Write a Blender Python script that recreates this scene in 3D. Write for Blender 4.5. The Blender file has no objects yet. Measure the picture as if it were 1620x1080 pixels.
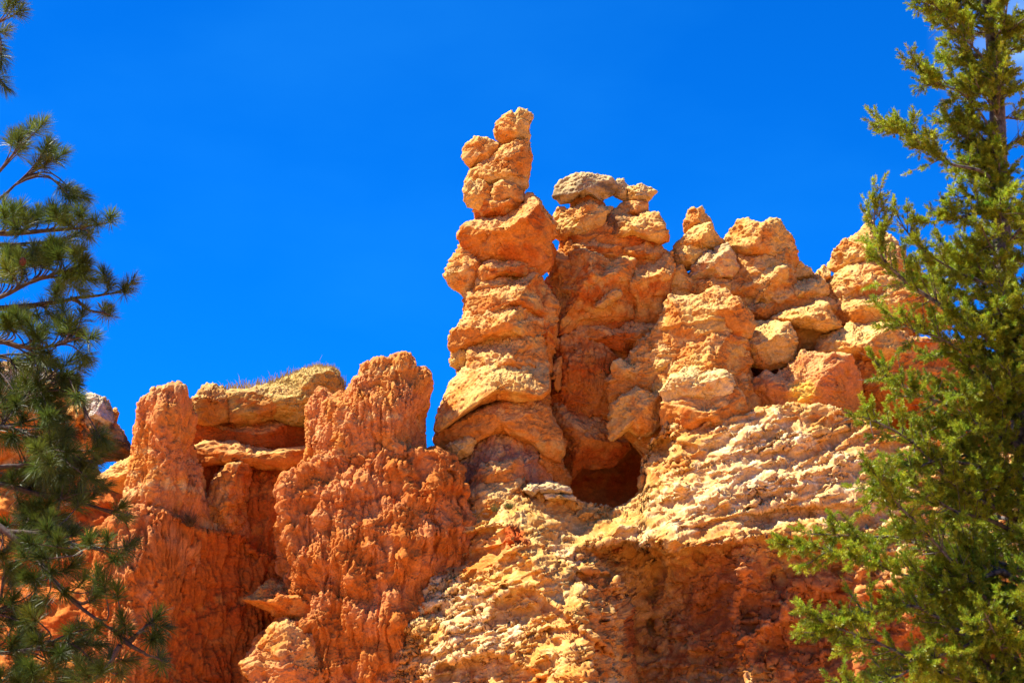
import bpy, math, random
import numpy as np
from mathutils import Vector, Matrix

# ------------------------------------------------------------------ camera
SC = bpy.context.scene
COL = SC.collection
LENS = 70.0
PITCH = math.radians(14.0)
CAM = np.array([0.0, 0.0, 1.7])
cd = bpy.data.cameras.new("camera")
cam = bpy.data.objects.new("camera", cd)
COL.objects.link(cam)
cd.lens = LENS; cd.sensor_width = 36.0; cd.sensor_fit = 'HORIZONTAL'
cd.clip_start = 0.1; cd.clip_end = 20000
cam.location = CAM.tolist()
cam.rotation_euler = (math.pi/2 + PITCH, 0, 0)
cd.dof.use_dof = True; cd.dof.focus_distance = 60.0; cd.dof.aperture_fstop = 10.0
SC.camera = cam

# ------------------------------------------------------------------ light
SUN_EL, SUN_AZ = math.radians(57), math.radians(-93)      # azimuth from +Y, clockwise
SDIR = Vector((math.sin(SUN_AZ)*math.cos(SUN_EL), math.cos(SUN_AZ)*math.cos(SUN_EL), math.sin(SUN_EL)))
sl = bpy.data.lights.new("sun", 'SUN'); sl.energy = 5.0; sl.angle = math.radians(0.5); sl.color = (1.0, 0.95, 0.86)
so = bpy.data.objects.new("sun", sl); COL.objects.link(so)
so.rotation_euler = SDIR.to_track_quat('Z', 'Y').to_euler(); so.location = (-40, -10, 80)

w = bpy.data.worlds.new("World"); SC.world = w; w.use_nodes = True
nt = w.node_tree; nt.nodes.clear()
def wn(t, **k):
    n = nt.nodes.new(t)
    for a, b in k.items(): setattr(n, a, b)
    return n
sky = wn('ShaderNodeTexSky', sky_type='NISHITA', sun_disc=False, sun_elevation=SUN_EL, sun_rotation=SUN_AZ,
         altitude=2400, air_density=1.0, dust_density=0.2, ozone_density=3.0)
tint = wn('ShaderNodeMixRGB', blend_type='MULTIPLY'); tint.inputs[0].default_value = 1.0
tint.inputs[2].default_value = (0.004, 0.355, 0.88, 1)
bg = wn('ShaderNodeBackground'); bg.inputs[1].default_value = 0.115
wo = wn('ShaderNodeOutputWorld')
# a thin wisp of cloud beyond the fir tree
tc = wn('ShaderNodeTexCoord'); mp = wn('ShaderNodeMapping'); mp.inputs['Scale'].default_value = (5, 5, 9)
no = wn('ShaderNodeTexNoise'); no.inputs['Scale'].default_value = 2.2; no.inputs['Detail'].default_value = 6
rmp = wn('ShaderNodeMapRange'); rmp.inputs[1].default_value = 0.42; rmp.inputs[2].default_value = 1.0
vd = wn('ShaderNodeVectorMath', operation='DISTANCE'); vd.inputs[1].default_value = (0.250, 0.895, 0.372)
rd = wn('ShaderNodeMapRange'); rd.inputs[1].default_value = 0.05; rd.inputs[2].default_value = 0.0
mul = wn('ShaderNodeMath', operation='MULTIPLY')
mixc = wn('ShaderNodeMixRGB'); mixc.inputs[2].default_value = (2.6, 4.2, 6.5, 1)
L = nt.links.new
L(tc.outputs['Generated'], mp.inputs[0]); L(mp.outputs[0], no.inputs['Vector']); L(no.outputs[0], rmp.inputs[0])
L(tc.outputs['Generated'], vd.inputs[0]); L(vd.outputs['Value'], rd.inputs[0])
L(rmp.outputs[0], mul.inputs[0]); L(rd.outputs[0], mul.inputs[1])
L(sky.outputs[0], tint.inputs[1]); L(tint.outputs[0], mixc.inputs[1]); L(mul.outputs[0], mixc.inputs[0])
mp2 = wn('ShaderNodeMapping'); mp2.inputs['Scale'].default_value = (3, 3, 7)
no2 = wn('ShaderNodeTexNoise'); no2.inputs['Scale'].default_value = 1.6; no2.inputs['Detail'].default_value = 5
rm2 = wn('ShaderNodeMapRange'); rm2.inputs[1].default_value = 0.5; rm2.inputs[2].default_value = 0.9; rm2.inputs[4].default_value = 0.07
mix2 = wn('ShaderNodeMixRGB'); mix2.inputs[2].default_value = (0.3, 3.2, 6.6, 1)
L(tc.outputs['Generated'], mp2.inputs[0]); L(mp2.outputs[0], no2.inputs['Vector']); L(no2.outputs[0], rm2.inputs[0])
L(rm2.outputs[0], mix2.inputs[0]); L(mixc.outputs[0], mix2.inputs[1]); L(mix2.outputs[0], bg.inputs[0]); L(bg.outputs[0], wo.inputs[0])

SC.view_settings.view_transform = 'Standard'; SC.view_settings.look = 'None'
SC.view_settings.gamma = 1.0; SC.view_settings.use_curve_mapping = False
SC.view_settings.exposure = 1.28
SC.render.engine = 'CYCLES'
SC.cycles.max_bounces = 8; SC.cycles.diffuse_bounces = 5
SC.cycles.use_adaptive_sampling = True; SC.cycles.adaptive_threshold = 0.02
SC.cycles.use_denoising = True
try: SC.cycles.denoiser = 'OPENIMAGEDENOISE'
except Exception: pass

# ------------------------------------------------------------------ geometry of the view: a pixel of the 1620x1080 photo at depth Y
FWD = np.array([0, math.cos(PITCH), math.sin(PITCH)]); UPV = np.array([0, -math.sin(PITCH), math.cos(PITCH)])
def raydir(px, py):
    px = np.asarray(px, float); py = np.asarray(py, float)
    a = (px-810)/1620*36/LENS; b = -(py-540)/1620*36/LENS
    return FWD + a[..., None]*np.array([1., 0, 0]) + b[..., None]*UPV
def W(px, py, Y):
    d = raydir(px, py)
    return CAM + d*(np.asarray(Y)/d[..., 1])[..., None]

# ------------------------------------------------------------------ noise
RS = np.random.RandomState(11)
PERM = RS.permutation(256).astype(np.int32)
GRAD = RS.normal(size=(256, 3)); GRAD = (GRAD/np.linalg.norm(GRAD, axis=1, keepdims=True)).astype(np.float32)
RV = RS.rand(256, 3).astype(np.float32)
def hsh(i, j, k):
    return PERM[(PERM[(PERM[i & 255]+j) & 255]+k) & 255]
def perlin(p):
    p = p.astype(np.float32)
    i = np.floor(p); f = p-i; i = i.astype(np.int32)
    u = f*f*f*(f*(f*6-15)+10)
    out = np.zeros(len(p), np.float32)
    for a in (0, 1):
        wa = u[:, 0] if a else 1-u[:, 0]
        for b in (0, 1):
            wb = wa*(u[:, 1] if b else 1-u[:, 1])
            for c in (0, 1):
                g = GRAD[hsh(i[:, 0]+a, i[:, 1]+b, i[:, 2]+c)]
                d = g[:, 0]*(f[:, 0]-a)+g[:, 1]*(f[:, 1]-b)+g[:, 2]*(f[:, 2]-c)
                out += d*wb*(u[:, 2] if c else 1-u[:, 2])
    return out*1.6
def fbm(p, o=3, gain=0.5):
    s = 0; a = 1.0
    for k in range(o):
        s = s+a*perlin(p*(2.03**k)+17.3*k); a *= gain
    return s
def worley(p):
    p = p.astype(np.float32)
    i = np.floor(p).astype(np.int32); f = p-i
    best = np.full(len(p), 9, np.float32)
    for a in (-1, 0, 1):
        for b in (-1, 0, 1):
            for c in (-1, 0, 1):
                r = RV[hsh(i[:, 0]+a, i[:, 1]+b, i[:, 2]+c)]
                d = (r[:, 0]+a-f[:, 0])**2+(r[:, 1]+b-f[:, 1])**2+(r[:, 2]+c-f[:, 2])**2
                np.minimum(best, d, out=best)
    return np.sqrt(best)
def chips(p, k=0):
    """angular chipped facets: every cell of a broken surface is a small plane with its own tilt"""
    p = p.astype(np.float32)
    i = np.floor(p).astype(np.int32); f = p-i
    best = np.full(len(p), 9, np.float32); val = np.zeros(len(p), np.float32)
    for a in (-1, 0, 1):
        for b in (-1, 0, 1):
            for c in (-1, 0, 1):
                h = hsh(i[:, 0]+a, i[:, 1]+b, i[:, 2]+c); r = RV[h]; g = GRAD[(h+37+k) & 255]
                dx = f[:, 0]-r[:, 0]-a; dy = f[:, 1]-r[:, 1]-b; dz = f[:, 2]-r[:, 2]-c
                d = dx*dx+dy*dy+dz*dz; m = d < best
                best = np.where(m, d, best); val = np.where(m, g[:, 0]*dx+g[:, 1]*dy+g[:, 2]*dz+0.35*g[:, 0], val)
    return val
def sstep(x, a, b):
    t = np.clip((x-a)/(b-a), 0, 1); return t*t*(3-2*t)

# ------------------------------------------------------------------ mesh helpers
def vnormals(P, F):
    fn = np.cross(P[F[:, 2]]-P[F[:, 0]], P[F[:, 3 % F.shape[1]]]-P[F[:, 1]])
    N = np.zeros_like(P)
    for k in range(F.shape[1]):
        for c in range(3):
            N[:, c] += np.bincount(F[:, k], fn[:, c], len(P))
    return N/(np.linalg.norm(N, axis=1, keepdims=True)+1e-12)
def mesh_obj(name, P, F, mat, parent=None, col=None, smooth=True, loc=None):
    me = bpy.data.meshes.new(name)
    o = bpy.data.objects.new(name, me)
    P = np.asarray(P, np.float64)
    if parent is not None:
        o.parent = parent; q = parent
        while q is not None: P = P-np.array(q.location); q = q.parent
    elif loc is not None:
        o.location = loc; P = P-np.array(loc)
    F = np.asarray(F, np.int32); k = F.shape[1]
    me.vertices.add(len(P)); me.vertices.foreach_set('co', P.astype(np.float32).ravel())
    me.loops.add(F.size); me.loops.foreach_set('vertex_index', F.ravel())
    me.polygons.add(len(F)); me.polygons.foreach_set('loop_start', np.arange(0, F.size, k, dtype=np.int32))
    me.polygons.foreach_set('loop_total', np.full(len(F), k, np.int32))
    me.polygons.foreach_set('use_smooth', np.full(len(F), smooth))
    if col is not None:
        at = me.attributes.new('tone', 'FLOAT_COLOR', 'POINT')
        at.data.foreach_set('color', np.concatenate([col, np.ones((len(col), 1))], 1).astype(np.float32).ravel())
    me.update(calc_edges=True)
    if mat: me.materials.append(mat)
    COL.objects.link(o)
    return o
def thing(name, label, cat, loc, group=None):
    o = bpy.data.objects.new(name, None); COL.objects.link(o)
    o.location = [float(x) for x in loc]; o.empty_display_size = 0.3
    o['label'] = label; o['category'] = cat
    if group: o['group'] = group
    return o

# ------------------------------------------------------------------ materials
def new_mat(name):
    m = bpy.data.materials.new(name); m.use_nodes = True
    n = m.node_tree; b = n.nodes['Principled BSDF']
    return m, n, b
def rock_mat(name, rough=0.92):
    m, n, b = new_mat(name)
    at = n.nodes.new('ShaderNodeAttribute'); at.attribute_name = 'tone'
    geo = n.nodes.new('ShaderNodeNewGeometry')
    nz = n.nodes.new('ShaderNodeTexNoise'); nz.inputs['Scale'].default_value = 14; nz.inputs['Detail'].default_value = 5; nz.inputs['Roughness'].default_value = 0.65
    mr = n.nodes.new('ShaderNodeMapRange'); mr.inputs[1].default_value = 0.3; mr.inputs[2].default_value = 0.7; mr.inputs[3].default_value = 0.72; mr.inputs[4].default_value = 1.22
    mx = n.nodes.new('ShaderNodeMixRGB'); mx.blend_type = 'MULTIPLY'; mx.inputs[0].default_value = 1
    bp = n.nodes.new('ShaderNodeBump'); bp.inputs['Strength'].default_value = 0.5; bp.inputs['Distance'].default_value = 0.02
    nb = n.nodes.new('ShaderNodeTexNoise'); nb.inputs['Scale'].default_value = 30; nb.inputs['Detail'].default_value = 4
    l = n.links.new
    l(geo.outputs['Position'], nz.inputs['Vector']); l(geo.outputs['Position'], nb.inputs['Vector'])
    l(nz.outputs[0], mr.inputs[0]); l(at.outputs['Color'], mx.inputs[1]); l(mr.outputs[0], mx.inputs[2])
    l(mx.outputs[0], b.inputs['Base Color']); l(nb.outputs[0], bp.inputs['Height']); l(bp.outputs[0], b.inputs['Normal'])
    b.inputs['Roughness'].default_value = rough; b.inputs['Specular IOR Level'].default_value = 0.12
    return m
ROCK = rock_mat('sandstone')
def bark_mat(name, c1, c2):
    m, n, b = new_mat(name)
    geo = n.nodes.new('ShaderNodeNewGeometry'); nz = n.nodes.new('ShaderNodeTexNoise'); nz.inputs['Scale'].default_value = 22; nz.inputs['Detail'].default_value = 5
    rp = n.nodes.new('ShaderNodeValToRGB'); rp.color_ramp.elements[0].position = 0.35; rp.color_ramp.elements[1].position = 0.68
    rp.color_ramp.elements[0].color = (*c1, 1); rp.color_ramp.elements[1].color = (*c2, 1)
    bp = n.nodes.new('ShaderNodeBump'); bp.inputs['Strength'].default_value = 0.6; bp.inputs['Distance'].default_value = 0.02
    l = n.links.new
    l(geo.outputs['Position'], nz.inputs['Vector']); l(nz.outputs[0], rp.inputs[0]); l(rp.outputs[0], b.inputs['Base Color'])
    l(nz.outputs[0], bp.inputs['Height']); l(bp.outputs[0], b.inputs['Normal']); b.inputs['Roughness'].default_value = 0.9
    return m
def leaf_mat(name, trans=0.35):
    m, n, b = new_mat(name)
    at = n.nodes.new('ShaderNodeAttribute'); at.attribute_name = 'tone'
    tr = n.nodes.new('ShaderNodeBsdfTranslucent'); mx = n.nodes.new('ShaderNodeMixShader'); mx.inputs[0].default_value = trans
    l = n.links.new
    l(at.outputs['Color'], b.inputs['Base Color']); l(at.outputs['Color'], tr.inputs['Color'])
    l(b.outputs[0], mx.inputs[1]); l(tr.outputs[0], mx.inputs[2]); l(mx.outputs[0], n.nodes['Material Output'].inputs[0])
    b.inputs['Roughness'].default_value = 0.45; b.inputs['Specular IOR Level'].default_value = 0.35
    return m

# rock colours (linear albedo)
YEL = (0.58, 0.335, 0.085); ORA = (0.54, 0.20, 0.033); DEEP = (0.45, 0.108, 0.013); PINK = (0.53, 0.19, 0.052)
LILAC = (0.36, 0.15, 0.07); CREAM = (0.70, 0.52, 0.26); GREY = (0.38, 0.265, 0.135); RED = (0.44, 0.085, 0.010); PALE = (0.62, 0.40, 0.14)
UMB = (0.43, 0.155, 0.045); DARK = (0.08, 0.055, 0.035); STRAW = (0.42, 0.26, 0.06)

DEF = dict(low=0.08, lows=1.1, strata=0.11, sper=0.5, tilt=-0.15, crack=0.06, cscale=0.75, pop=0.075, cell=0.15, fine=0.022,
           flute=0.0, mid=0.06, flake=0.0, popz=1.0, chip=0.045, wmin=0.14)
Q = 1.0
RES = 0.025

def billow(p, o=3, gain=0.55):
    t = 0; a = 1.0
    for k in range(o):
        t = t+a*np.abs(perlin(p*(2.1**k)+9.7*k)); a *= gain
    return t
def saw(h):
    """bedding: each bed stands out most at its foot, with a sharp undercut below"""
    f = h-np.floor(h)
    return (1-f)*sstep(f, 0.0, 0.10)
def displace(P, F, s, seed):
    off = np.array([seed*13.7, seed*7.1, seed*3.3])
    N = vnormals(P, F)
    q = P+off
    P = P+N*(s['low']*fbm(q/s['lows'], 2))[:, None]
    N = vnormals(P, F)
    wv = 0.22*fbm(q/0.9+5, 3)
    d = np.zeros(len(P), np.float32)
    if s['strata']:
        h = (P[:, 2]+s['tilt']*P[:, 0]+wv)/s['sper']+seed*0.37
        m = sstep(perlin(q/0.8+50), -0.35, 0.5)
        pr = saw(h)*m+0.6*saw(h*2.37+0.3)*sstep(perlin(q/0.6+61), -0.2, 0.5)
        d += s['strata']*(pr-0.4)*(1-0.55*np.abs(N[:, 2]))
    if s['crack']:
        qq = q/s['cscale']*np.array([1, 1, 0.75])+0.35*np.stack([fbm(q/0.5, 2), fbm(q/0.5+9, 2), fbm(q/0.5+19, 2)], 1)
        r = np.abs(perlin(qq))
        d -= s['crack']*np.exp(-(r/0.06)**2)*sstep(perlin(q/1.3+31), -0.3, 0.5)
    if s['flute']:
        qf = q+0.10*np.stack([perlin(q/0.6), perlin(q/0.6+5), perlin(q/0.6+11)], 1)
        r = 0.8*perlin(qf/np.array([0.42, 0.42, 3.0]))-0.9*np.exp(-(perlin(qf/np.array([0.40, 0.40, 2.4])+7)/0.13)**2)-0.5*np.exp(-(perlin(qf/np.array([0.17, 0.17, 1.2])+17)/0.15)**2)+0.4
        d += s['flute']*r
    if s['mid']:
        d += s['mid']*(1.5*billow(q/0.6+3, 3)-0.6)
        pit = perlin(q/0.34+90)
        d -= 1.1*s['mid']*sstep(pit, 0.35, 0.6)
    P = P+N*d[:, None]
    mk = s.get('mask', 1.0)
    if s['chip']:
        N = vnormals(P, F)
        qc = q+0.06*np.stack([perlin(q/0.2), perlin(q/0.2+5), perlin(q/0.2+11)], 1)
        P = P+N*(s['chip']*(0.35+0.95*sstep(fbm(q/0.9+44, 2), -0.4, 0.35))*(0.3+0.7*sstep(N[:, 2]-0.3*N[:, 0], -0.3, 0.4))*(chips(qc/0.36*np.array([1, 1, 1.3]))+0.5*chips(qc/0.15+7)))[:, None]
    if s['flake']:
        N = vnormals(P, F)
        t = s['tilt']; al = P[:, 0]-t*P[:, 2]
        hz = P[:, 2]+t*P[:, 0]+0.13*fbm(q/0.6+15, 3)
        hw = hz+0.03*perlin(q/0.12)
        fl = 1.1*chips(np.stack([al/0.62, P[:, 1]/0.5, hw/0.20], 1)+seed)+0.6*chips(np.stack([al/0.27, P[:, 1]/0.25, hw/0.095], 1)+3)+0.45
        ph = 1.6*perlin(np.stack([al/1.0, P[:, 1]/0.8, hz/0.4], 1))
        sw = saw(hz/0.21+ph)*sstep(perlin(np.stack([al/0.55, P[:, 1]/0.5, hz/0.25], 1)+4), -0.25, 0.25)
        sw2 = saw(hz/0.085+ph*1.7)*sstep(perlin(np.stack([al/0.3, P[:, 1]/0.3, hz/0.12], 1)+14), -0.15, 0.25)
        fd_ = 0.9*fl+1.3*sw+0.5*sw2-1.2; s['crest'] = fd_
        P = P+N*(mk*s['flake']*(0.3+1.0*sstep(fbm(q/1.3+66, 2), -0.4, 0.35))*fd_)[:, None]
    if s['pop'] or s['fine']:
        N = vnormals(P, F)
        w = s['wmin']+(1-s['wmin'])*sstep(N[:, 2]*0.9-N[:, 0]*0.45-N[:, 1]*0.1, -0.25, 0.35)
        w = w*(0.6+0.55*sstep(perlin(q/0.8+77), -0.4, 0.4))
        c = s['cell']
        qw = (q+0.07*np.stack([perlin(q/0.14), perlin(q/0.14+5), perlin(q/0.14+11)], 1))*np.array([1, 1, 1/s['popz']])
        f1 = worley(qw/c)
        bl = billow(qw/(c*2.3)+3, 4, 0.62)
        bare = 0.35+0.65*sstep(fbm(q/0.7+120, 2), -0.45, 0.15)
        P = P+N*(mk*s['pop']*w*bare*(0.1-0.5*f1+1.5*(bl-0.55))+s['fine']*perlin(q/0.07)*(0.4+0.6*w))[:, None]
    return P

def mixc3(a, b, t):
    return a+(b-a)*t[:, None]
def colour(P, pal, seed, patches=(), N=None, lit_crust=0.5):
    a, b, c = [np.array(x) for x in pal]
    q = P+seed*5.3
    C = np.repeat(a[None], len(P), 0)
    C = mixc3(C, b[None], sstep(fbm(q/1.1+40, 3), -0.25, 0.55))
    h = (P[:, 2]-0.13*P[:, 0]+0.35*perlin(P/1.7))/0.55
    z = np.zeros_like(h)
    C = mixc3(C, c[None], 0.75*sstep(perlin(np.stack([z, z+0.3, h], 1))+0.5*fbm(q/0.3, 2), 0.15, 0.75))
    if N is not None and lit_crust > 0:      # pale weathering crust on the flatter tops, with their sunlit yellow painted in
        cr = a*0.35+np.array([0.74, 0.53, 0.19])*0.65
        t = lit_crust*sstep(N[:, 2]+0.45*fbm(q/0.45+8, 3), 0.15, 0.75)
        C = mixc3(C, cr[None], t)
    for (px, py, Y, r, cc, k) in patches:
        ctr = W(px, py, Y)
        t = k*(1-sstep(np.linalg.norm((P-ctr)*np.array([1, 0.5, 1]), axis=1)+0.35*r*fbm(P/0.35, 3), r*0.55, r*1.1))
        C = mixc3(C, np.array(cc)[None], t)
    C = C*(1+0.16*fbm(q/0.22, 2))[:, None]
    return np.clip(C, 0.004, 0.9)

_cs = {}
def cube_sphere(n):
    if n in _cs: return _cs[n]
    t = np.tan(np.linspace(-1, 1, n+1)*math.pi/4)
    A, B = np.meshgrid(t, t, indexing='ij')
    o = np.ones_like(A)
    V = []; Fs = []; base = 0
    idx = np.arange((n+1)**2).reshape(n+1, n+1)
    quad = np.stack([idx[:-1, :-1], idx[1:, :-1], idx[1:, 1:], idx[:-1, 1:]], -1).reshape(-1, 4)
    for X, flip in (((o, A, B), 0), ((-o, A, B), 1), ((A, o, B), 1), ((A, -o, B), 0), ((A, B, o), 0), ((A, B, -o), 1)):
        V.append(np.stack(X, -1).reshape(-1, 3)); Fs.append((quad[:, ::-1] if flip else quad)+base); base += (n+1)**2
    V = np.concatenate(V); V /= np.linalg.norm(V, axis=1, keepdims=True); Fs = np.concatenate(Fs)
    key = np.round(V*1e5).astype(np.int64)
    _, first, inv = np.unique(key[:, 0]*(1 << 40)+key[:, 1]*(1 << 20)+key[:, 2], return_index=True, return_inverse=True)
    _cs[n] = (V[first], inv.reshape(-1)[Fs])
    return _cs[n]

def zp(region, pts):
    """points read off an enlarged view of the photograph -> photo pixels"""
    x0, y0, k = region
    return [(x0+x/k, y0+y/k) for x, y in pts]
K = 1620/420
R1 = (660, 150, K); R2 = (660, 400, K); R3 = (660, 620, K); R4 = (1020, 310, K); R5 = (1020, 560, K); R6 = (140, 560, K)
R7 = (420, 540, K); R8 = (130, 800, K); R9 = (540, 800, K); R10 = (940, 800, K); RL = (0, 360, 2.7); RM = (860, 560, 6.75); RN = (0, 540, 6.75)
SRC = (0, 0, 1)

_seed = [0]
def lump(parent, name, region, pts, Y, D=None, e=3.0, grow=1.07, lean=0.0, pal=(ORA, YEL, DEEP), amp=1.0, nf=9, planes=(), res=None,
         ctr=None, patches=(), lit_crust=0.55, **over):
    """one weathered block: the outline read from the photo, given a distance, a depth, faceted and eroded"""
    _seed[0] += 1; seed = _seed[0]; rs = np.random.RandomState(seed)
    pts = np.array(zp(region, pts))
    if ctr is None:
        x, y = pts[:, 0], pts[:, 1]; x2, y2 = np.roll(x, -1), np.roll(y, -1); cr = x*y2-x2*y
        A = cr.sum()/2; c = np.array([((x+x2)*cr).sum()/(6*A), ((y+y2)*cr).sum()/(6*A)])
    else: c = np.array(zp(region, [ctr])[0])
    C0 = W(c[0], c[1], Y); d = C0-CAM; d /= np.linalg.norm(d)
    r = np.cross(d, [0, 0, 1.0]); r /= np.linalg.norm(r); u = np.cross(r, d)
    q = raydir(pts[:, 0], pts[:, 1]); t = ((C0-CAM)@d)/(q@d)
    Pw = CAM+q*t[:, None]-C0
    xy = np.stack([Pw@r, Pw@u], 1)
    th = np.linspace(-math.pi, math.pi, 1441)[:-1]
    dv = np.stack([np.cos(th), np.sin(th)], 1); Rr = np.zeros(len(th))
    for i in range(len(xy)):
        p, e2 = xy[i], xy[(i+1) % len(xy)]; s = e2-p
        den = dv[:, 0]*s[1]-dv[:, 1]*s[0]
        with np.errstate(all='ignore'):
            tt = (p[0]*s[1]-p[1]*s[0])/den; uu = (p[0]*dv[:, 1]-p[1]*dv[:, 0])/den
        ok = (tt > 0) & (uu >= -1e-6) & (uu <= 1+1e-6) & np.isfinite(tt)
        Rr = np.where(ok, np.maximum(Rr, tt), Rr)
    k = 9; ker = np.ones(k)/k
    Rr = np.convolve(np.concatenate([Rr[-k:], Rr, Rr[:k]]), ker, 'same')[k:-k]
    Rr = Rr*grow
    Rm = float(np.sqrt((Rr**2).mean()))
    half = np.abs(xy).mean(0)
    if D is None: D = 1.25*half[0]+0.25*Rm
    n = int(np.clip(1.75*max(Rm, D*0.8)/((res or RES)/Q), 14, 290 if res else 230))
    V, F = cube_sphere(n)
    a, b, cc = V.T
    rho = np.hypot(a, cc); ang = np.arctan2(cc, a)
    Ra = np.interp(ang, np.append(th, math.pi), np.append(Rr, Rr[0]))
    kk = (rho**e+np.abs(b)**e)**(-1/e)
    qn = V*kk[:, None]
    pl = [(np.array(p[:3])/np.linalg.norm(p[:3]), p[3]) for p in planes]
    for i in range(nf):
        v = rs.normal(size=3); v /= np.linalg.norm(v)
        if v[1] > 0: v[1] *= -1
        if abs(v[1]) < 0.7: v[1] = -0.95*math.hypot(v[0], v[2])-.2; v /= np.linalg.norm(v)
        pl.append((v, rs.uniform(0.80, 0.97)))
    for v, c0 in pl:
        dd = qn@v
        s = np.where(dd > c0, c0/np.maximum(dd, 1e-6), 1.0)
        qn = qn*s[:, None]
    up = qn[:, 2]*Ra; dep = qn[:, 1]*D+lean*up
    P = C0+np.outer(qn[:, 0]*Ra, r)+np.outer(up, u)+np.outer(dep, d)
    s = dict(DEF); s.update(over)
    sc = min(1.0, 0.35+Rm*0.7)*amp
    for kx in ('low', 'strata', 'crack', 'mid', 'flute'): s[kx] *= sc
    Nb = vnormals(P, F)
    P = displace(P, F, s, seed)
    return mesh_obj(name, P, F, ROCK, parent, colour(P, pal, seed, patches, Nb, lit_crust))

# ------------------------------------------------------------------ relief sheets: big cliffs, measured depths spread smoothly
def tps(ctrl):
    c = np.array(ctrl, float); X = c[:, :2]/100; n = len(X)
    r2 = ((X[:, None]-X[None])**2).sum(-1); Kx = np.where(r2 > 0, r2*np.log(np.maximum(r2, 1e-9))*0.5, 0)+np.eye(n)*0.02
    Pm = np.concatenate([np.ones((n, 1)), X], 1)
    A = np.block([[Kx, Pm], [Pm.T, np.zeros((3, 3))]]); sol = np.linalg.solve(A, np.concatenate([c[:, 2], np.zeros(3)]))
    def f(px, py):
        q = np.stack([px.ravel()/100, py.ravel()/100], 1); out = sol[n]+q@sol[n+1:]
        for i in range(n):
            d2 = ((q-X[i])**2).sum(1); out += sol[i]*d2*np.log(np.maximum(d2, 1e-9))*0.5
        return out.reshape(px.shape)
    return f
def seg_dist(px, py, line):
    """distance (px) to a polyline and side-signed vertical offset"""
    best = np.full(px.shape, 1e9)
    for (x0, y0), (x1, y1) in zip(line[:-1], line[1:]):
        dx, dy = x1-x0, y1-y0; t = np.clip(((px-x0)*dx+(py-y0)*dy)/(dx*dx+dy*dy), 0, 1)
        best = np.minimum(best, np.hypot(px-x0-t*dx, py-y0-t*dy))
    return best
def ledge(px, py, line, depth, below, soft=6, fade=60):
    """undercut: just below the line the rock steps back by depth (m) and returns over `below` px"""
    xs = [p[0] for p in line]; ys = [p[1] for p in line]
    yl = np.interp(px, xs, ys); dy = py-yl
    inx = sstep(px, xs[0]-fade, xs[0]+fade*0.3)*(1-sstep(px, xs[-1]-fade*0.3, xs[-1]+fade))
    return depth*inx*sstep(dy, 0, soft)*(1-sstep(dy, below*0.5, below))
def relief(name, top, bottom, depth, x0, x1, step=1.5, pal=(ORA, YEL, DEEP), back=3.0, kind='structure', parent=None, patches=(), rmask=None, **over):
    _seed[0] += 1; seed = _seed[0]
    nx = int((x1-x0)/step*Q); xs = np.linspace(x0, x1, nx)
    yt = np.interp(xs, [p[0] for p in top], [p[1] for p in top])
    nv = int((bottom-yt.min())/step*Q)
    v = np.linspace(0, 1, nv)
    PX = np.repeat(xs[None], nv, 0); PY = yt[None]+(bottom-yt[None])*v[:, None]
    Yd = depth(PX, PY)
    P = W(PX, PY, Yd)
    # the top runs on backwards, then drops behind: the cliff has a crest and a back
    nb = 26; tb = np.linspace(1, 0, nb)[:-1][:, None, None]
    crest = P[0][None]+tb**1.3*np.array([0, back, 0])+tb**2*np.array([0, 0, -0.35*back])
    drop = crest[0][None]+np.array([0, 0.5, -3.0])
    drop2 = crest[0][None]+np.array([0, 0.6, -14.0])
    P = np.concatenate([drop2, drop, crest, P], 0); R, Cn = P.shape[:2]
    idx = np.arange(R*Cn).reshape(R, Cn)
    F = np.stack([idx[:-1, :-1], idx[1:, :-1], idx[1:, 1:], idx[:-1, 1:]], -1).reshape(-1, 4)
    P = P.reshape(-1, 3)
    s = dict(DEF); s.update(over)
    if rmask is not None:
        m = rmask(PX, PY); m = np.concatenate([np.repeat(m[:1], R-len(m), 0), m], 0).ravel(); s['mask'] = m
    P = displace(P, F, s, seed)
    CC = colour(P, pal, seed, patches)
    if s['flake']:      # beds that stand proud are cream, the ones between them rust
        cm = s.get('mask', 1.0)*sstep(s['crest'], -0.2, 0.35)
        CC = mixc3(CC*np.array([0.97, 0.80, 0.60]), CC*np.array([1.04, 1.08, 1.15]), cm)
    o = mesh_obj(name, P, F, ROCK, parent, np.clip(CC, .004, .9))
    if parent is None and kind: o['kind'] = kind
    return o

HG = 'hoodoos along the ridge'
YP = (YEL, ORA, PALE); OP = (ORA, YEL, DEEP); OD = (ORA, DEEP, YEL); RP = (DEEP, ORA, RED); PP = (PINK, ORA, PALE); GP = (GREY, PALE, DARK)
OY = (ORA, YEL, PALE)
# ================================================================== HOODOO 1: the tall leaning stack
Y = 60.0
h = thing('hoodoo', 'tallest hoodoo, a leaning stack of orange boulders with a small knob on top', 'hoodoo', W(790, 800, Y), HG)
lump(h, 'cap_rock', R1, [(470,230),(480,190),(520,140),(555,105),(575,90),(592,112),(625,86),(660,92),(694,108),(710,140),(694,185),(694,250),(680,285),(600,285),(520,305),(475,272)], Y-.1, grow=1.03, pal=YP, nf=12, lean=-0.1)
lump(h, 'shoulder_knob', R1, [(280,375),(300,305),(370,258),(440,275),(500,300),(490,345),(440,390),(390,425),(330,455),(300,430)], Y+.1, grow=1.03, pal=YP)
lump(h, 'boulder', R1, [(300,520),(320,465),(400,410),(450,385),(490,330),(540,300),(600,265),(670,270),(690,320),(697,390),(685,470),(668,560),(635,600),(560,600),(460,600),(380,600),(310,575)], Y, grow=1.03, pal=OY, D=1.0, nf=14)
lump(h, 'boulder', R1, [(290,575),(310,540),(380,520),(460,560),(475,640),(450,690),(380,710),(300,690),(286,640)], Y-.25, grow=1.03, pal=OY)
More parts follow.
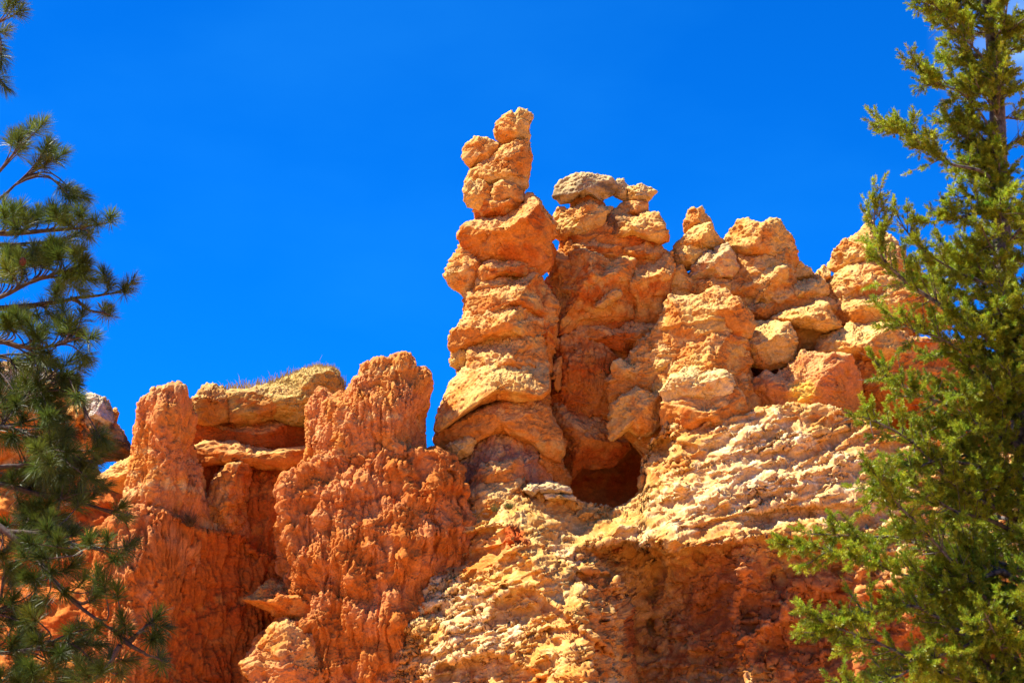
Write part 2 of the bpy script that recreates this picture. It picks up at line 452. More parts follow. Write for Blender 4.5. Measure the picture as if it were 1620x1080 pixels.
lump(h, 'boulder', R1, [(455,600),(480,550),(540,520),(600,545),(638,590),(645,640),(560,670),(470,680)], Y-.55, grow=1.03, pal=OY, D=.4)
lump(h, 'neck', R1, [(360,620),(640,600),(650,680),(560,740),(390,750),(350,700)], Y, grow=1.03, pal=OD, pop=.02)
lump(h, 'boulder', R1, [(255,850),(290,800),(400,720),(500,680),(600,640),(690,612),(740,650),(780,720),(838,790),(835,860),(815,900),(828,1000),(800,1060),(745,1108),(640,1060),(560,1010),(480,1030),(400,1035),(330,990),(280,915)], Y-.1, grow=1.03,
     D=1.75, pal=(ORA, DEEP, PINK), nf=8, planes=[(-.35,-.45,.82,.62),(.15,-.95,-.25,.74),(-.6,-.75,-.25,.80)], pop=.04, crack=.07, lean=-.1)
lump(h, 'boulder', R2, [(170,140),(185,60),(220,0),(270,-60),(320,-20),(390,70),(420,120),(410,200),(340,262),(290,274),(240,225),(190,180)], Y-.2, grow=1.03, pal=OY, planes=[(-.3,-.5,.8,.6)])
lump(h, 'ledge', R2, [(360,120),(410,50),(550,15),(680,50),(740,100),(720,150),(560,150),(430,180),(370,190)], Y-.1, grow=1.03, D=.95, pal=OD, pop=.02)
lump(h, 'boulder', R2, [(300,345),(310,270),(400,190),(500,130),(570,108),(640,125),(735,125),(790,210),(855,300),(862,350),(840,410),(700,400),(500,380),(330,400)], Y-.1, grow=1.03, D=1.5, pal=OP, planes=[(-.35,-.5,.8,.62),(.8,-.6,-.1,.75)], lean=.15)
lump(h, 'boulder', R2, [(208,560),(212,475),(270,410),(350,310),(430,275),(520,255),(600,285),(700,310),(770,370),(840,390),(858,480),(835,560),(780,600),(600,560),(400,560),(300,600),(225,590)], Y-.25, grow=1.03, D=1.65, pal=OY,
     planes=[(-.3,-.6,.75,.68),(.8,-.6,-.05,.7),(0,-.9,-.4,.84)], lean=.05)
lump(h, 'boulder', R2, [(205,685),(206,560),(280,490),(370,500),(400,620),(330,700),(275,735)], Y+.1, grow=1.03, pal=OY, D=.8)
lump(h, 'boulder', R2, [(720,280),(800,220),(860,330),(855,500),(835,570),(815,700),(740,700),(700,500)], Y+.25, grow=1.03, pal=OD, D=1.0, pop=.03)
lump(h, 'neck', R2, [(295,720),(320,590),(420,490),(510,435),(600,450),(690,428),(745,480),(775,560),(795,640),(815,720),(700,800),(400,800)], Y-.35, grow=1.03, D=1.4, pal=OY, lean=.3, planes=[(-.3,-.7,.6,.7)])
lump(h, 'bell_boulder', R2, [(118,1080),(135,1000),(190,850),(225,785),(300,700),(400,655),(560,665),(640,645),(740,655),(790,720),(805,800),(800,850),(760,880),(680,895),(600,905),(480,895),(390,925),(300,970),(210,1045),(150,1085)], Y-.5, grow=1.03,
     D=2.0, pal=(YEL, ORA, PALE), lean=.38, pop=.075, cell=.17, crack=.02, mid=.03, strata=.0, ctr=(520,800))
lump(h, 'ledge', R3, [(110,300),(150,230),(300,150),(420,90),(520,60),(700,60),(800,100),(860,220),(890,330),(840,420),(700,330),(500,250),(330,300),(230,400),(170,390)], Y-.35, grow=1.03, D=1.55, pal=OD, pop=.03, ctr=(520,190), sper=.25, strata=.09)
lump(h, 'ledge', R3, [(180,330),(200,300),(310,270),(360,300),(330,380),(220,420),(180,380)], Y-1.1, grow=1.03, D=.5, pal=OY)
lump(h, 'shaft', R3, [(200,420),(300,270),(420,180),(520,150),(640,150),(700,260),(760,400),(820,500),(860,620),(640,720),(290,720),(250,520)], Y-.1, grow=1.03, D=1.55, pal=(LILAC, PINK, LILAC), pop=.03, flute=.06, lean=.1, planes=[(0,-1,.0,.9)])
lump(h, 'shaft', R3, [(640,180),(760,180),(840,300),(890,430),(930,600),(800,700),(720,520),(680,330)], Y+.3, grow=1.03, D=1.2, pal=OD, pop=.02, flute=.05)
lump(h, 'ledge', R3, [(325,600),(340,510),(380,440),(440,425),(520,430),(620,395),(645,440),(650,560),(420,600)], Y-1.3, grow=1.03, D=.7, pal=PP, pop=.06)
lump(h, 'base', R3, [(295,720),(310,620),(420,540),(540,512),(640,540),(660,650),(640,800),(300,800)], Y-1.5, grow=1.03, D=1.0, pal=OY, lean=.35, pop=.06)

lump(h, 'core', SRC, [(765,285),(825,262),(825,330),(840,390),(840,480),(735,480),(740,420),(752,380),(752,335)], Y+.4, D=.55, pal=OD, ctr=(795,380), grow=1.0, e=2.2, pop=.03, nf=0)
lump(h, 'core', SRC, [(752,440),(845,440),(858,520),(872,640),(880,740),(720,740),(708,660),(730,560),(742,500)], Y+.4, D=.95, pal=OD, ctr=(795,580), grow=1.0, pop=.05, nf=0, strata=.16)
# ================================================================== HOODOO 2: flat grey cap with a window
Y = 61.8
h = thing('hoodoo', 'hoodoo with a flat grey cap and a small window of sky under it', 'hoodoo', W(960, 760, Y), HG)
o = lump(h, 'cap_rock', R1, [(833,622),(850,560),(900,508),(960,480),(1050,476),(1120,488),(1195,508),(1222,560),(1205,600),(1130,655),(1060,628),(980,615),(930,658),(870,664)], Y-.2, grow=0.99, pal=GP, D=1.0, pop=.05)
o['label'] = 'grey lichened slab of cap rock'
lump(h, 'cap_rock', R1, [(1180,560),(1210,518),(1262,510),(1290,560),(1300,645),(1260,660),(1200,620)], Y, grow=0.99, pal=GP)
lump(h, 'cap_rock', R1, [(1278,570),(1370,538),(1420,558),(1465,590),(1412,662),(1340,660),(1278,640)], Y-.2, grow=0.99, pal=(GREY, YEL, PALE))
lump(h, 'neck', R1, [(930,700),(935,630),(1040,600),(1125,640),(1150,700),(1165,750),(1100,800),(950,780)], Y, grow=0.99, pal=OD, pop=.02)
lump(h, 'boulder', R1, [(838,830),(850,780),(930,710),(1050,655),(1100,695),(1170,700),(1150,790),(1100,870),(1060,905),(960,905),(880,895),(845,865)], Y-.3, pal=OY, D=.9)
lump(h, 'boulder', R1, [(838,745),(860,700),(900,688),(935,712),(900,775),(850,772)], Y-.3, pal=OY)
lump(h, 'neck', R1, [(1215,740),(1230,690),(1262,650),(1340,640),(1408,655),(1415,740),(1300,770)], Y-.1, grow=0.99, pal=OY, pop=.03)
lump(h, 'boulder', R1, [(1095,870),(1130,790),(1165,715),(1240,705),(1300,718),(1460,728),(1500,790),(1527,850),(1520,890),(1470,915),(1380,890),(1230,925),(1150,905)], Y-.3, pal=OP, D=1.2, patches=[(960,355,61,.55,DARK,.8)], planes=[(0,-.5,.85,.7)])
lump(h, 'boulder', R1, [(1225,930),(1300,895),(1400,880),(1480,920),(1545,970),(1535,1015),(1480,1025),(1250,1010)], Y-.15, pal=OD, pop=.02, D=1.1)
lump(h, 'boulder', R1, [(880,985),(885,900),(960,870),(1060,890),(1250,910),(1260,1010),(1050,1030),(900,1000)], Y-.05, pal=OD, D=1.1)
lump(h, 'boulder', R2, [(772,205),(810,140),(850,80),(940,15),(1010,-10),(1100,15),(1180,60),(1260,40),(1310,60),(1295,250),(1320,440),(1240,450),(1100,455),(1000,435),(940,475),(910,508),(878,508),(866,430),(858,300),(825,250)], Y-.5, D=1.7, pal=OD,
     planes=[(-.72,-.6,.35,.60),(.1,-.98,-.18,.62)], pop=.04, lean=-.15, e=3)
lump(h, 'boulder', R2, [(1290,60),(1340,70),(1400,35),(1545,15),(1560,120),(1530,220),(1545,380),(1505,445),(1400,475),(1310,450),(1270,250)], Y-.35, D=1.5, pal=OD, planes=[(.1,-.98,-.18,.66),(0,-.5,.85,.75)], pop=.03, lean=-.12, e=3)
lump(h, 'ledge', R2, [(1085,325),(1130,280),(1190,235),(1240,225),(1250,260),(1200,295),(1130,335)], Y-1.55, D=.4, pal=OY)
lump(h, 'neck', R2, [(915,520),(1000,445),(1240,440),(1500,435),(1570,480),(1520,570),(1240,600),(1100,560),(960,540)], Y-.3, D=1.3, pal=OD, sper=.28, strata=.1)
lump(h, 'shaft', R2, [(798,610),(840,555),(950,505),(1080,525),(1140,580),(1210,640),(1240,850),(1240,1060),(1000,1100),(820,1100),(810,800)], Y, D=1.5, pal=(ORA, DEEP, RED), pop=.02, flute=.07, planes=[(.1,-.98,-.15,.75)])
lump(h, 'ledge', RM, [(30,190),(60,140),(110,120),(160,60),(190,30),(195,200),(190,350),(150,400),(110,370),(100,280),(40,290)], Y-1.2, D=.35, pal=OY)
lump(h, 'shaft', R3, [(770,120),(870,30),(1000,60),(1200,190),(1260,240),(1300,340),(1200,440),(1010,450),(930,540),(860,420)], Y-.1, D=1.5, lean=.35, pal=(ORA, DEEP, RED), pop=.05, ctr=(1010,270))

lump(h, 'core', SRC, [(895,350),(1040,345),(1045,440),(1050,540),(1000,580),(1000,700),(890,700),(885,560),(900,500),(880,440),(895,400)], Y+.3, D=.9, pal=OD, ctr=(960,470), grow=1.0, e=2.6, pop=.04, nf=0)
lump(h, 'core', SRC, [(868,400),(1055,395),(1060,540),(1040,640),(1000,700),(890,700),(885,540),(868,470)], Y+.15, D=1.1, pal=OD, ctr=(970,510), grow=1.0, pop=.04, nf=2, strata=.14)
# ================================================================== HOODOO 3: knob headed column in front
Y = 60.3
h = thing('hoodoo', 'short orange hoodoo with one big rounded knob on a thick flaring column', 'hoodoo', W(1110, 660, Y), HG)
lump(h, 'boulder', R4, [(268,730),(290,640),(370,580),(430,555),(500,580),(560,620),(640,720),(657,780),(625,850),(570,872),(480,830),(400,800),(300,845),(268,790)], Y-.6, D=1.0, pal=OP, planes=[(-.2,-.6,.78,.66),(.1,-.95,-.3,.75)])
lump(h, 'shaft', R4, [(215,960),(260,880),(310,840),(400,785),(460,830),(540,870),(600,890),(640,1100),(680,1240),(700,1330),(100,1330),(60,1150),(140,1040)], Y-.5, D=1.5, pal=OP, lean=.22, planes=[(.75,-.65,0,.62)])
o = lump(h, 'ledge', R5, [(95,230),(150,150),(280,75),(400,85),(490,110),(535,180),(535,235),(400,300),(310,310),(150,320)], Y-1.7, D=.8, pal=(PALE, CREAM, ORA), planes=[(0,-.5,.85,.6)])
o['label'] = 'pale cream ledge low on the column'
lump(h, 'base', R5, [(110,300),(540,220),(600,260),(660,400),(640,480),(110,480)], Y-1.5, D=.9, pal=OD, pop=.02)
lump(h, 'boulder', R4, [(178,665),(200,622),(280,598),(312,612),(285,665),(210,685)], Y-.2, pal=OY)
lump(h, 'boulder', R4, [(125,810),(150,725),(250,670),(300,715),(310,800),(240,860),(160,860)], Y-.2, pal=OY)
lump(h, 'boulder', R4, [(185,920),(230,850),(305,830),(260,980),(200,960)], Y-.6, pal=OY)
lump(h, 'boulder', R4, [(-5,930),(60,865),(130,828),(185,880),(175,935),(100,960),(20,975)], Y-.1, pal=OY, D=.7)
lump(h, 'boulder', R4, [(20,1050),(35,990),(100,948),(200,978),(200,1060),(120,1110),(40,1110)], Y-.5, pal=OY, D=.6)
lump(h, 'boulder', RM, [(735,240),(745,90),(830,50),(900,100),(1040,130),(1130,180),(1110,330),(1030,390),(900,320),(780,320)], Y-.4, pal=OY, D=.7, planes=[(0,-.9,-.4,.7)])
lump(h, 'base', RM, [(735,700),(745,540),(850,450),(990,380),(1100,420),(1230,440),(1260,640),(1250,750),(1130,860),(1020,900),(900,820),(740,920),(700,880)], Y-.8, pal=OY, D=.9, pop=.06, strata=.09, ctr=(1000,650), patches=[(1010,650,59.5,.5,RED,.5)])
lump(h, 'base', R4, [(-40,900),(120,880),(300,1000),(300,1300),(-20,1330)], Y+.4, pal=OD, D=1.0)

lump(h, 'core', SRC, [(955,600),(1000,560),(1050,500),(1100,520),(1190,600),(1190,690),(1020,725),(985,690),(965,650)], Y+.2, D=1.35, pal=OY, grow=1.0, pop=.07, nf=6, strata=.14)
lump(h, 'core', SRC, [(1060,470),(1150,470),(1180,540),(1190,640),(1040,660),(1020,600),(1040,530)], Y+.1, D=1.05, pal=OY, grow=1.02, strata=.15, pop=.03, nf=0)
# ================================================================== HOODOO 4: yellow finger
Y = 62.0
h = thing('hoodoo', 'small yellow pinnacle with a thumb shaped head beside the flat topped hoodoo', 'hoodoo', W(1100, 470, Y), HG)
lump(h, 'cap_rock', R4, [(238,175),(255,120),(290,76),(318,80),(345,64),(368,105),(400,150),(415,205),(340,200),(280,226),(248,222)], Y, pal=YP)
lump(h, 'neck', R4, [(180,345),(200,290),(240,250),(295,195),(400,170),(432,235),(475,285),(450,335),(290,350),(200,370)], Y-.1, pal=YP, D=.9)
lump(h, 'boulder', R4, [(125,400),(160,340),(230,300),(320,310),(380,330),(340,420),(260,450),(150,450)], Y-.1, pal=YP, D=.9)
o = lump(h, 'ledge', R4, [(270,500),(290,430),(370,345),(500,298),(548,360),(575,430),(525,485),(420,495),(330,510)], Y-.7, pal=(GREY, PALE, PINK), D=.8, planes=[(-.1,-.4,.9,.7)])
o['label'] = 'greyish ledge sloping to the left'
lump(h, 'boulder', R4, [(108,610),(118,500),(150,440),(225,425),(260,490),(300,540),(310,610),(190,640)], Y-.4, pal=OY, D=.8, planes=[(.3,-.95,-.1,.6)])
lump(h, 'boulder', R4, [(295,590),(330,530),(440,488),(525,525),(520,590),(430,570),(360,600)], Y-.6, pal=OP)
lump(h, 'base', R4, [(110,560),(300,480),(620,520),(640,760),(560,830),(200,830),(100,700)], Y+.2, pal=OD, D=1.2)

# ================================================================== HOODOO 5: broad double topped
Y = 62.3
h = thing('hoodoo', 'broad yellow hoodoo with two blunt horns on a layered block', 'hoodoo', W(1210, 520, Y), HG)
lump(h, 'cap_rock', R4, [(465,300),(530,230),(565,150),(605,138),(680,160),(720,178),(770,143),(825,155),(840,195),(872,240),(902,330),(917,390),(880,445),(780,420),(690,430),(590,420),(530,350)], Y-.2, D=1.3, pal=YP, nf=12, pop=.07)
lump(h, 'boulder', R4, [(500,565),(540,480),(600,438),(690,455),(790,455),(870,425),(866,540),(855,650),(800,705),(780,735),(680,690),(600,650),(540,610)], Y-.3, D=1.3, pal=YP, sper=.3, strata=.1)
lump(h, 'neck', R4, [(560,400),(880,390),(880,480),(560,500)], Y, D=1.1, pal=OD, pop=.02)
lump(h, 'base', R4, [(560,640),(800,660),(810,780),(620,800)], Y-.2, D=1.1, pal=OD, pop=.03)

lump(h, 'core', SRC, [(1165,400),(1245,390),(1260,450),(1330,480),(1340,560),(1150,560),(1130,480)], Y+.25, D=1.3, pal=OY, grow=1.02, strata=.15, pop=.05, nf=0)
# ================================================================== boulders and the ridge to the right
b = lump(None, 'boulder', R4, [(582,890),(620,830),(660,788),(780,762),(865,790),(908,850),(915,980),(880,1035),(760,1058),(620,1030),(588,960)], 60.6, D=1.3, pal=YP, planes=[(-.25,-.62,.75,.60),(.2,-.97,-.15,.66)], pop=.06, lean=.1)
b['label'] = 'big round cream topped boulder to the right of the knob headed column'; b['category'] = 'boulder'; b['group'] = 'boulders on the ridge'
b = lump(None, 'boulder', R4, [(845,615),(870,520),(970,508),(1090,515),(1118,600),(1030,650),(880,695)], 62.0, D=1.1, pal=YP, planes=[(-.1,-.6,.8,.66)])
b['label'] = 'flat yellow boulder in the notch below the skyline dip'; b['category'] = 'boulder'; b['group'] = 'boulders on the ridge'
b = lump(None, 'boulder', R4, [(785,755),(900,680),(1040,628),(1105,650),(1140,720),(1195,795),(1100,825),(900,800)], 61.2, D=1.2, pal=YP, planes=[(-.1,-.5,.85,.66)])
b['label'] = 'pitted yellow slab roofing the small dark hollow'; b['category'] = 'boulder'; b['group'] = 'boulders on the ridge'
Y = 62.6
h = thing('hoodoo', 'pointed yellow peak of stacked ledges half behind the fir tree', 'hoodoo', W(1390, 600, Y), HG)
lump(h, 'cap_rock', R4, [(1125,440),(1160,340),(1225,290),(1310,240),(1345,190),(1370,156),(1397,168),(1402,215),(1490,250),(1570,330),(1640,430),(1600,480),(1300,430),(1200,470)], Y-.2, D=1.3, pal=YP, nf=10)
lump(h, 'cap_rock', R4, [(1352,200),(1362,165),(1378,152),(1396,166),(1398,205),(1375,225)], Y-.5, D=.25, pal=PP)
lump(h, 'boulder', R4, [(1060,620),(1100,540),(1200,450),(1300,415),(1500,430),(1600,500),(1640,560),(1500,600),(1280,610),(1180,640),(1120,690)], Y-.4, D=1.4, pal=YP, planes=[(-.3,-.55,.78,.66)])
lump(h, 'boulder', R4, [(1105,700),(1180,640),(1280,590),(1560,560),(1660,600),(1640,760),(1500,790),(1200,815)], Y-.7, D=1.6, pal=OP, planes=[(-.3,-.6,.72,.66),(.1,-.97,-.2,.7)])
lump(h, 'boulder', R4, [(868,490),(882,408),(950,404),(1000,448),(1025,492),(970,530),(880,540)], Y, D=.8, pal=YP)
lump(h, 'boulder', R4, [(1010,500),(1090,428),(1135,458),(1140,530),(1050,560)], Y, D=.8, pal=YP)
lump(h, 'core', SRC, [(1340,420),(1420,400),(1440,500),(1430,600),(1300,600),(1290,520)], Y+.25, D=1.5, pal=OY, grow=1.02, strata=.15, pop=.03, nf=0)
lump(h, 'boulder', R4, [(1030,975),(1090,890),(1180,830),(1260,780),(1400,785),(1510,790),(1580,860),(1640,960),(1500,1010),(1300,1000),(1150,1010)], Y-1.7, D=1.5, pal=YP, planes=[(-.2,-.6,.78,.62)], pop=.07)
lump(h, 'base', R4, [(1080,960),(1300,930),(1560,880),(1900,900),(1900,1330),(1160,1330),(1100,1150)], Y-1.2, D=1.4, pal=OD, pop=.05, nf=14, strata=.16, low=.2, ctr=(1450,1120))
lump(h, 'ridge', R4, [(1440,430),(1560,400),(1660,450),(1740,560),(1830,620),(1860,800),(1400,800)], Y+.2, D=1.4, pal=OY, pop=.07)
b = lump(None, 'rock_mound', R5, [(650,195),(700,150),(760,118),(805,140),(900,60),(955,5),(1005,10),(1100,20),(1240,20),(1285,85),(1310,180),(1330,340),(1300,430),(700,430),(720,300)], 59.9, D=1.3, pal=(PINK, ORA, LILAC), planes=[(.75,-.65,-.1,.62),(-.3,-.75,.6,.7)], pop=.05, patches=[(1268,618,58.9,.45,(.68,.40,.05),.8)])
b['label'] = 'pinkish orange rock mound with a bright yellow streak above the cream slope'; b['category'] = 'rock mound'

# ================================================================== structure: core of the ridge behind the hoodoos
core_d = tps([(600,800,63.6),(760,800,63.6),(900,620,63.2),(940,780,64),(1000,700,64),(1150,480,63.2),(1280,600,63.2),(1280,540,64.2),(1400,500,63.2),(1650,500,63.5),(1650,1000,63),(1000,1000,63)])
relief('cliff', [(540,800),(690,780),(730,720),(830,640),(900,600),(1000,570),(1080,520),(1140,470),(1210,430),(1250,450),(1300,470),(1380,460),(1440,520),(1500,560),(1700,570),(1900,600)], 1100, core_d, 560, 1900, step=2.6, pal=(ORA, DEEP, RED), back=4, pop=.03)

# ================================================================== structure: the cream foreground slope and its red overhang
fd = tps([(560,1160,56.2),(600,1080,56.2),(640,1000,56.3),(700,890,56.6),(720,820,57.4),(780,790,58),(830,765,58.3),(905,790,58.4),(940,806,58.4),(985,800,58.4),(1010,770,58.6),(1025,720,58.9),
    (1050,670,58.5),(1120,655,58.2),(1230,640,58.1),(1360,660,58.1),(1500,690,58.2),(1700,730,58.2),
    (1100,740,57.2),(1250,740,57.1),(1400,760,57.2),(1000,840,56.9),(1100,820,56.5),(1200,820,56.5),(1300,840,56.4),(1450,860,56.6),(1650,900,56.8),
    (1080,862,55.6),(1180,850,55.4),(1120,920,56.6),(1060,950,56.8),(1060,1060,56.5),(1150,1000,56.6),(1250,920,56.4),(1300,1000,56.3),(1280,1080,56.1),(1450,1000,56.4),(1650,1050,56.2),
    (805,832,55.9),(870,900,54.6),(930,960,53.9),(962,1010,53.6),(975,1080,53.4),(960,1160,53.3),(760,900,56.0),(760,1000,54.9),(700,1080,55.1),(850,1000,54.2),(850,1100,53.6),
    (900,850,57.0),(960,860,56.9),(1000,920,56.6),(1010,1000,57.0),(1010,1080,57.0),(1150,1160,56.6),(1400,1160,56.2)])
def frmask(px, py):
    m = sstep(px, 985, 1010)*sstep(py, 868, 885)
    lit = np.exp(-(seg_dist(px, py, [(1178,895),(1165,950),(1160,985)])/24)**2)+np.exp(-(seg_dist(px, py, [(1185,1015),(1205,985),(1240,980),(1245,965)])/20)**2)+np.exp(-(seg_dist(px, py, [(1175,1050),(1190,1120)])/30)**2)
    return 1-0.5*m*(1-np.clip(lit, 0, 1))
def fdepth(px, py):
    y = fd(px, py)+.15
    y = y-1.0*np.exp(-(seg_dist(px, py, [(1178,895),(1165,950),(1160,985)])/24)**2)
    y = y-1.1*np.exp(-(seg_dist(px, py, [(1185,1015),(1205,985),(1240,980),(1245,965)])/20)**2)
    y = y-.9*np.exp(-(seg_dist(px, py, [(1222,945),(1232,948)])/20)**2)
    y = y-1.3*np.exp(-(seg_dist(px, py, [(1180,1062),(1195,1150)])/34)**2)
    y = y-.55*np.exp(-(seg_dist(px, py, [(800,838),(830,875),(860,900)])/16)**2)
    y = y+.6*np.exp(-(seg_dist(px, py, [(1040,905),(1032,960),(1030,985)])/9)**2)
    y = y+.5*np.exp(-(seg_dist(px, py, [(1052,712),(1050,716)])/13)**2)
    z = np.zeros(px.size)
    u = (px+0.30*py).ravel(); v = (py+0.30*px).ravel()
    cr = billow(np.stack([u/120, v/48, z+.3], 1), 3, .6).reshape(px.shape)
    ov = sstep(px, 985, 1010)*sstep(py, 868, 885)
    y = y-(.42*cr-.2)*(1-.6*ov)
    rb = fbm(np.stack([px.ravel()/42, py.ravel()/170, z+.7], 1), 3).reshape(px.shape)
    rb2 = billow(np.stack([px.ravel()/75, py.ravel()/60, z+4.7], 1), 3).reshape(px.shape)
    y = y-ov*(.42*rb+.75*(rb2-.4))
    py_r = sstep(py, 850, 900)*(1-sstep(px, 960, 985))
    y = y-py_r*.3*(billow(np.stack([(px-.5*py).ravel()/60, (py+.2*px).ravel()/75, z+9.2], 1), 3).reshape(px.shape)-.4)
    xl = np.interp(py, [860,910,960,1020,1080,1160], [945,972,992,1002,990,985])
    y = y+1.1*sstep(py, 850, 890)*sstep(px-xl, -4, 14)*(1-sstep(px-xl, 50, 230))
    # undercuts
    y = y+ledge(px, py, [(960,862),(1000,852),(1060,868),(1110,866),(1180,850),(1230,845),(1330,850)], 1.1, 330, 10, 30)
    y = y+ledge(px, py, [(1090,830),(1170,812),(1260,800),(1330,795)], .35, 30, 5, 40)
    y = y+ledge(px, py, [(690,852),(740,842),(785,828)], .6, 70, 6, 20)
    y = y+ledge(px, py, [(830,775),(870,785),(912,800)], .45, 50, 5, 20)
    y = y+ledge(px, py, [(900,905),(925,900),(960,905)], .5, 40, 5, 12)
    y = y+ledge(px, py, [(790,940),(830,925),(870,950),(930,1000),(975,1035)], .45, 90, 8, 20)
    y = y+ledge(px, py, [(700,1050),(760,1035),(800,1030),(830,1060)], .5, 90, 8, 20)
    y = y+ledge(px, py, [(1020,700),(1060,690),(1090,700)], .3, 22, 4, 15)
    return y
relief('cliff_slope', [(540,1170),(560,1140),(592,1080),(640,1000),(672,935),(700,880),(718,822),(780,792),(822,766),(850,768),(880,772),(905,790),(940,806),(985,802),(1008,772),(1018,735),(1028,705),(1050,672),(1100,662),(1170,657),(1200,645),(1230,640),(1300,640),(1360,660),(1450,690),(1620,720),(1800,760)], 1170, fdepth, 545, 1800,
       step=1.35, pal=(PALE, YEL, ORA), back=2.0, strata=.22, sper=.85, tilt=-.30, pop=.014, cell=.10, mid=.035, low=.22, lows=1.5, crack=.09, flake=.06, fine=.014, chip=0.0, rmask=frmask,
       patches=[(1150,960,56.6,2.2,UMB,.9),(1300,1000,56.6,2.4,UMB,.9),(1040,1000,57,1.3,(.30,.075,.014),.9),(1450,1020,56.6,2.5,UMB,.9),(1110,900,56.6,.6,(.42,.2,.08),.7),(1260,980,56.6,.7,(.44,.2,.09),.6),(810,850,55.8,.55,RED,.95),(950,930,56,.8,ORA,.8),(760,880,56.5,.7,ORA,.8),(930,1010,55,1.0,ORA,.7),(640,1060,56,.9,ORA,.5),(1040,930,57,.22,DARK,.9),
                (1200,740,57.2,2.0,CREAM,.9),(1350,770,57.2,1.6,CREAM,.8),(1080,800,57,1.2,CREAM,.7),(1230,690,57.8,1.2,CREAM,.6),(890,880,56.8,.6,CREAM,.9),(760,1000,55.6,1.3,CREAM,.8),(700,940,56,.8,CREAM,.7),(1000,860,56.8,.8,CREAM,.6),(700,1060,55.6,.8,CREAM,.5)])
# loose slabs on the crest
slabs = [([(640,600),(690,550),(740,560),(750,600),(700,640)], 'grey flat slab at the brink left of the cave, larger of the pair'), ([(740,580),(790,545),(850,560),(925,580),(940,610),(870,610),(760,610)], 'long grey slab lying right on the lip of the cave'),
         ([(780,625),(860,610),(970,640),(965,665),(850,650),(790,650)], 'thin pale slab under the long grey slab'), ([(300,745),(320,715),(360,720),(370,745)], 'small white stone on the slope below the tallest hoodoo'),
         ([(370,740),(400,715),(450,735),(440,760),(390,760)], 'tan stone next to the small white stone'), ([(240,810),(290,760),(350,770),(340,810),(270,825)], 'mottled grey stone at the left end of the cream slope')]
for pts, lb in slabs:
    b = lump(None, 'stone_slab', R3, pts, 58.0, pal=(GREY, CREAM, PALE), D=.4, res=.02, pop=.02, planes=[(0,-.3,.95,.7)])
    b['label'] = lb; b['category'] = 'stone'; b['group'] = 'loose stones on the slope'

# ================================================================== LEFT: pillars, ledge and walls
PG = 'pillars of the left wall'
b = lump(None, 'rock_pillar', R6, [(330,285),(385,215),(420,205),(480,200),(550,188),(575,205),(605,255),(625,330),(645,450),(675,530),(695,650),(725,760),(775,900),(830,1060),(820,1150),(300,1150),(110,1060),(250,840),(268,700),(285,560),(290,450),(308,370)], 57.6,
         D=1.5, pal=PP, pop=.07, cell=.095, strata=.03, planes=[(-.42,-.9,.06,.72),(.88,-.48,0,.28)], grow=1.0, res=.021, chip=.022, mid=.035, fine=.026, flute=.11, low=.14, popz=1.5, lit_crust=.15, wmin=.4, ctr=(500,640), lean=.05)
b['label'] = 'square topped pink orange pillar standing between the pines and the grassy ledge'; b['category'] = 'rock pillar'; b['group'] = PG
b = lump(None, 'rock_pillar', R7, [(500,312),(540,220),(575,212),(585,160),(600,130),(650,125),(700,113),(760,110),(800,88),(840,76),(875,95),(890,140),(930,192),(965,170),(1003,200),(1005,240),(998,320),(980,420),(985,560),(998,660),(1060,720),(1150,780),(1150,1000),(200,1000),(230,760),(250,640),(246,520),(262,430),(290,335),(340,290),(420,340)], 58.4,
         D=1.7, pal=PP, pop=.07, cell=.095, strata=.02, planes=[(-.18,-.98,.05,.80),(.9,-.42,0,.74)], grow=1.0, res=.021, chip=.022, mid=.035, fine=.026, flute=.12, low=.11, popz=1.5, lit_crust=.15, wmin=.4, ctr=(640,560), lean=.08)
b['label'] = 'broad pink orange pillar with a ragged top left of the tallest hoodoo'; b['category'] = 'rock pillar'; b['group'] = PG
# buttress under the broad pillar
b = lump(None, 'rock_buttress', SRC, [(445,760),(480,735),(540,715),(620,712),(690,705),(715,722),(735,742),(740,790),(740,870),(720,960),(700,1190),(400,1190),(385,1062),(430,1000),(452,935),(447,850)], 57.6, D=2.0, pal=((.46,.138,.02), PINK, DEEP), pop=.07, cell=.095, strata=.06, grow=1.0, res=.021, chip=.022, mid=.035, fine=.026, flute=.13, low=.34, lows=.9, popz=1.8, lit_crust=.1, wmin=.4,
         planes=[(-.25,-.96,.1,.72),(-.75,-.66,0,.80)], lean=.12, ctr=(580,950), e=2.5)
b['label'] = 'rough orange buttress carrying the broad ragged pillar'; b['category'] = 'rock buttress'
b = lump(None, 'rock_buttress', R8, [(985,970),(1090,850),(1150,755),(1250,700),(1400,800),(1500,1200),(1060,1200),(1030,1070)], 56.3, D=.8, pal=(ORA, PINK, DEEP), pop=.07, lean=.2)
b['label'] = 'low orange spur jutting at the foot of the red recess'; b['category'] = 'rock buttress'
b = lump(None, 'rock_ledge', R8, [(995,572),(1060,545),(1110,500),(1165,455),(1230,450),(1420,520),(1420,720),(1250,740),(1170,665),(1080,620)], 57.5, D=1.3, lit_crust=.1, pal=(ORA, DEEP, YEL), pop=.06, planes=[(0,-.4,.9,.6)])
b['label'] = 'small flaky ledge sticking out into the red recess'; b['category'] = 'rock ledge'
b = lump(None, 'rock_buttress', SRC, [(165,832),(185,808),(225,800),(290,818),(318,850),(325,900),(330,1190),(110,1190),(130,1040),(150,920)], 56.6, D=1.5, pal=((.45,.128,.018), PINK, DEEP), pop=.07, cell=.095, strata=.02, grow=1.0, res=.021, chip=.022, mid=.035, fine=.026, flute=.17, popz=1.8, lit_crust=.1, wmin=.4,
         planes=[(-.35,-.93,.05,.72),(.9,-.42,0,.18)], lean=.1)
b['label'] = 'fluted orange buttress under the square topped pillar'; b['category'] = 'rock buttress'
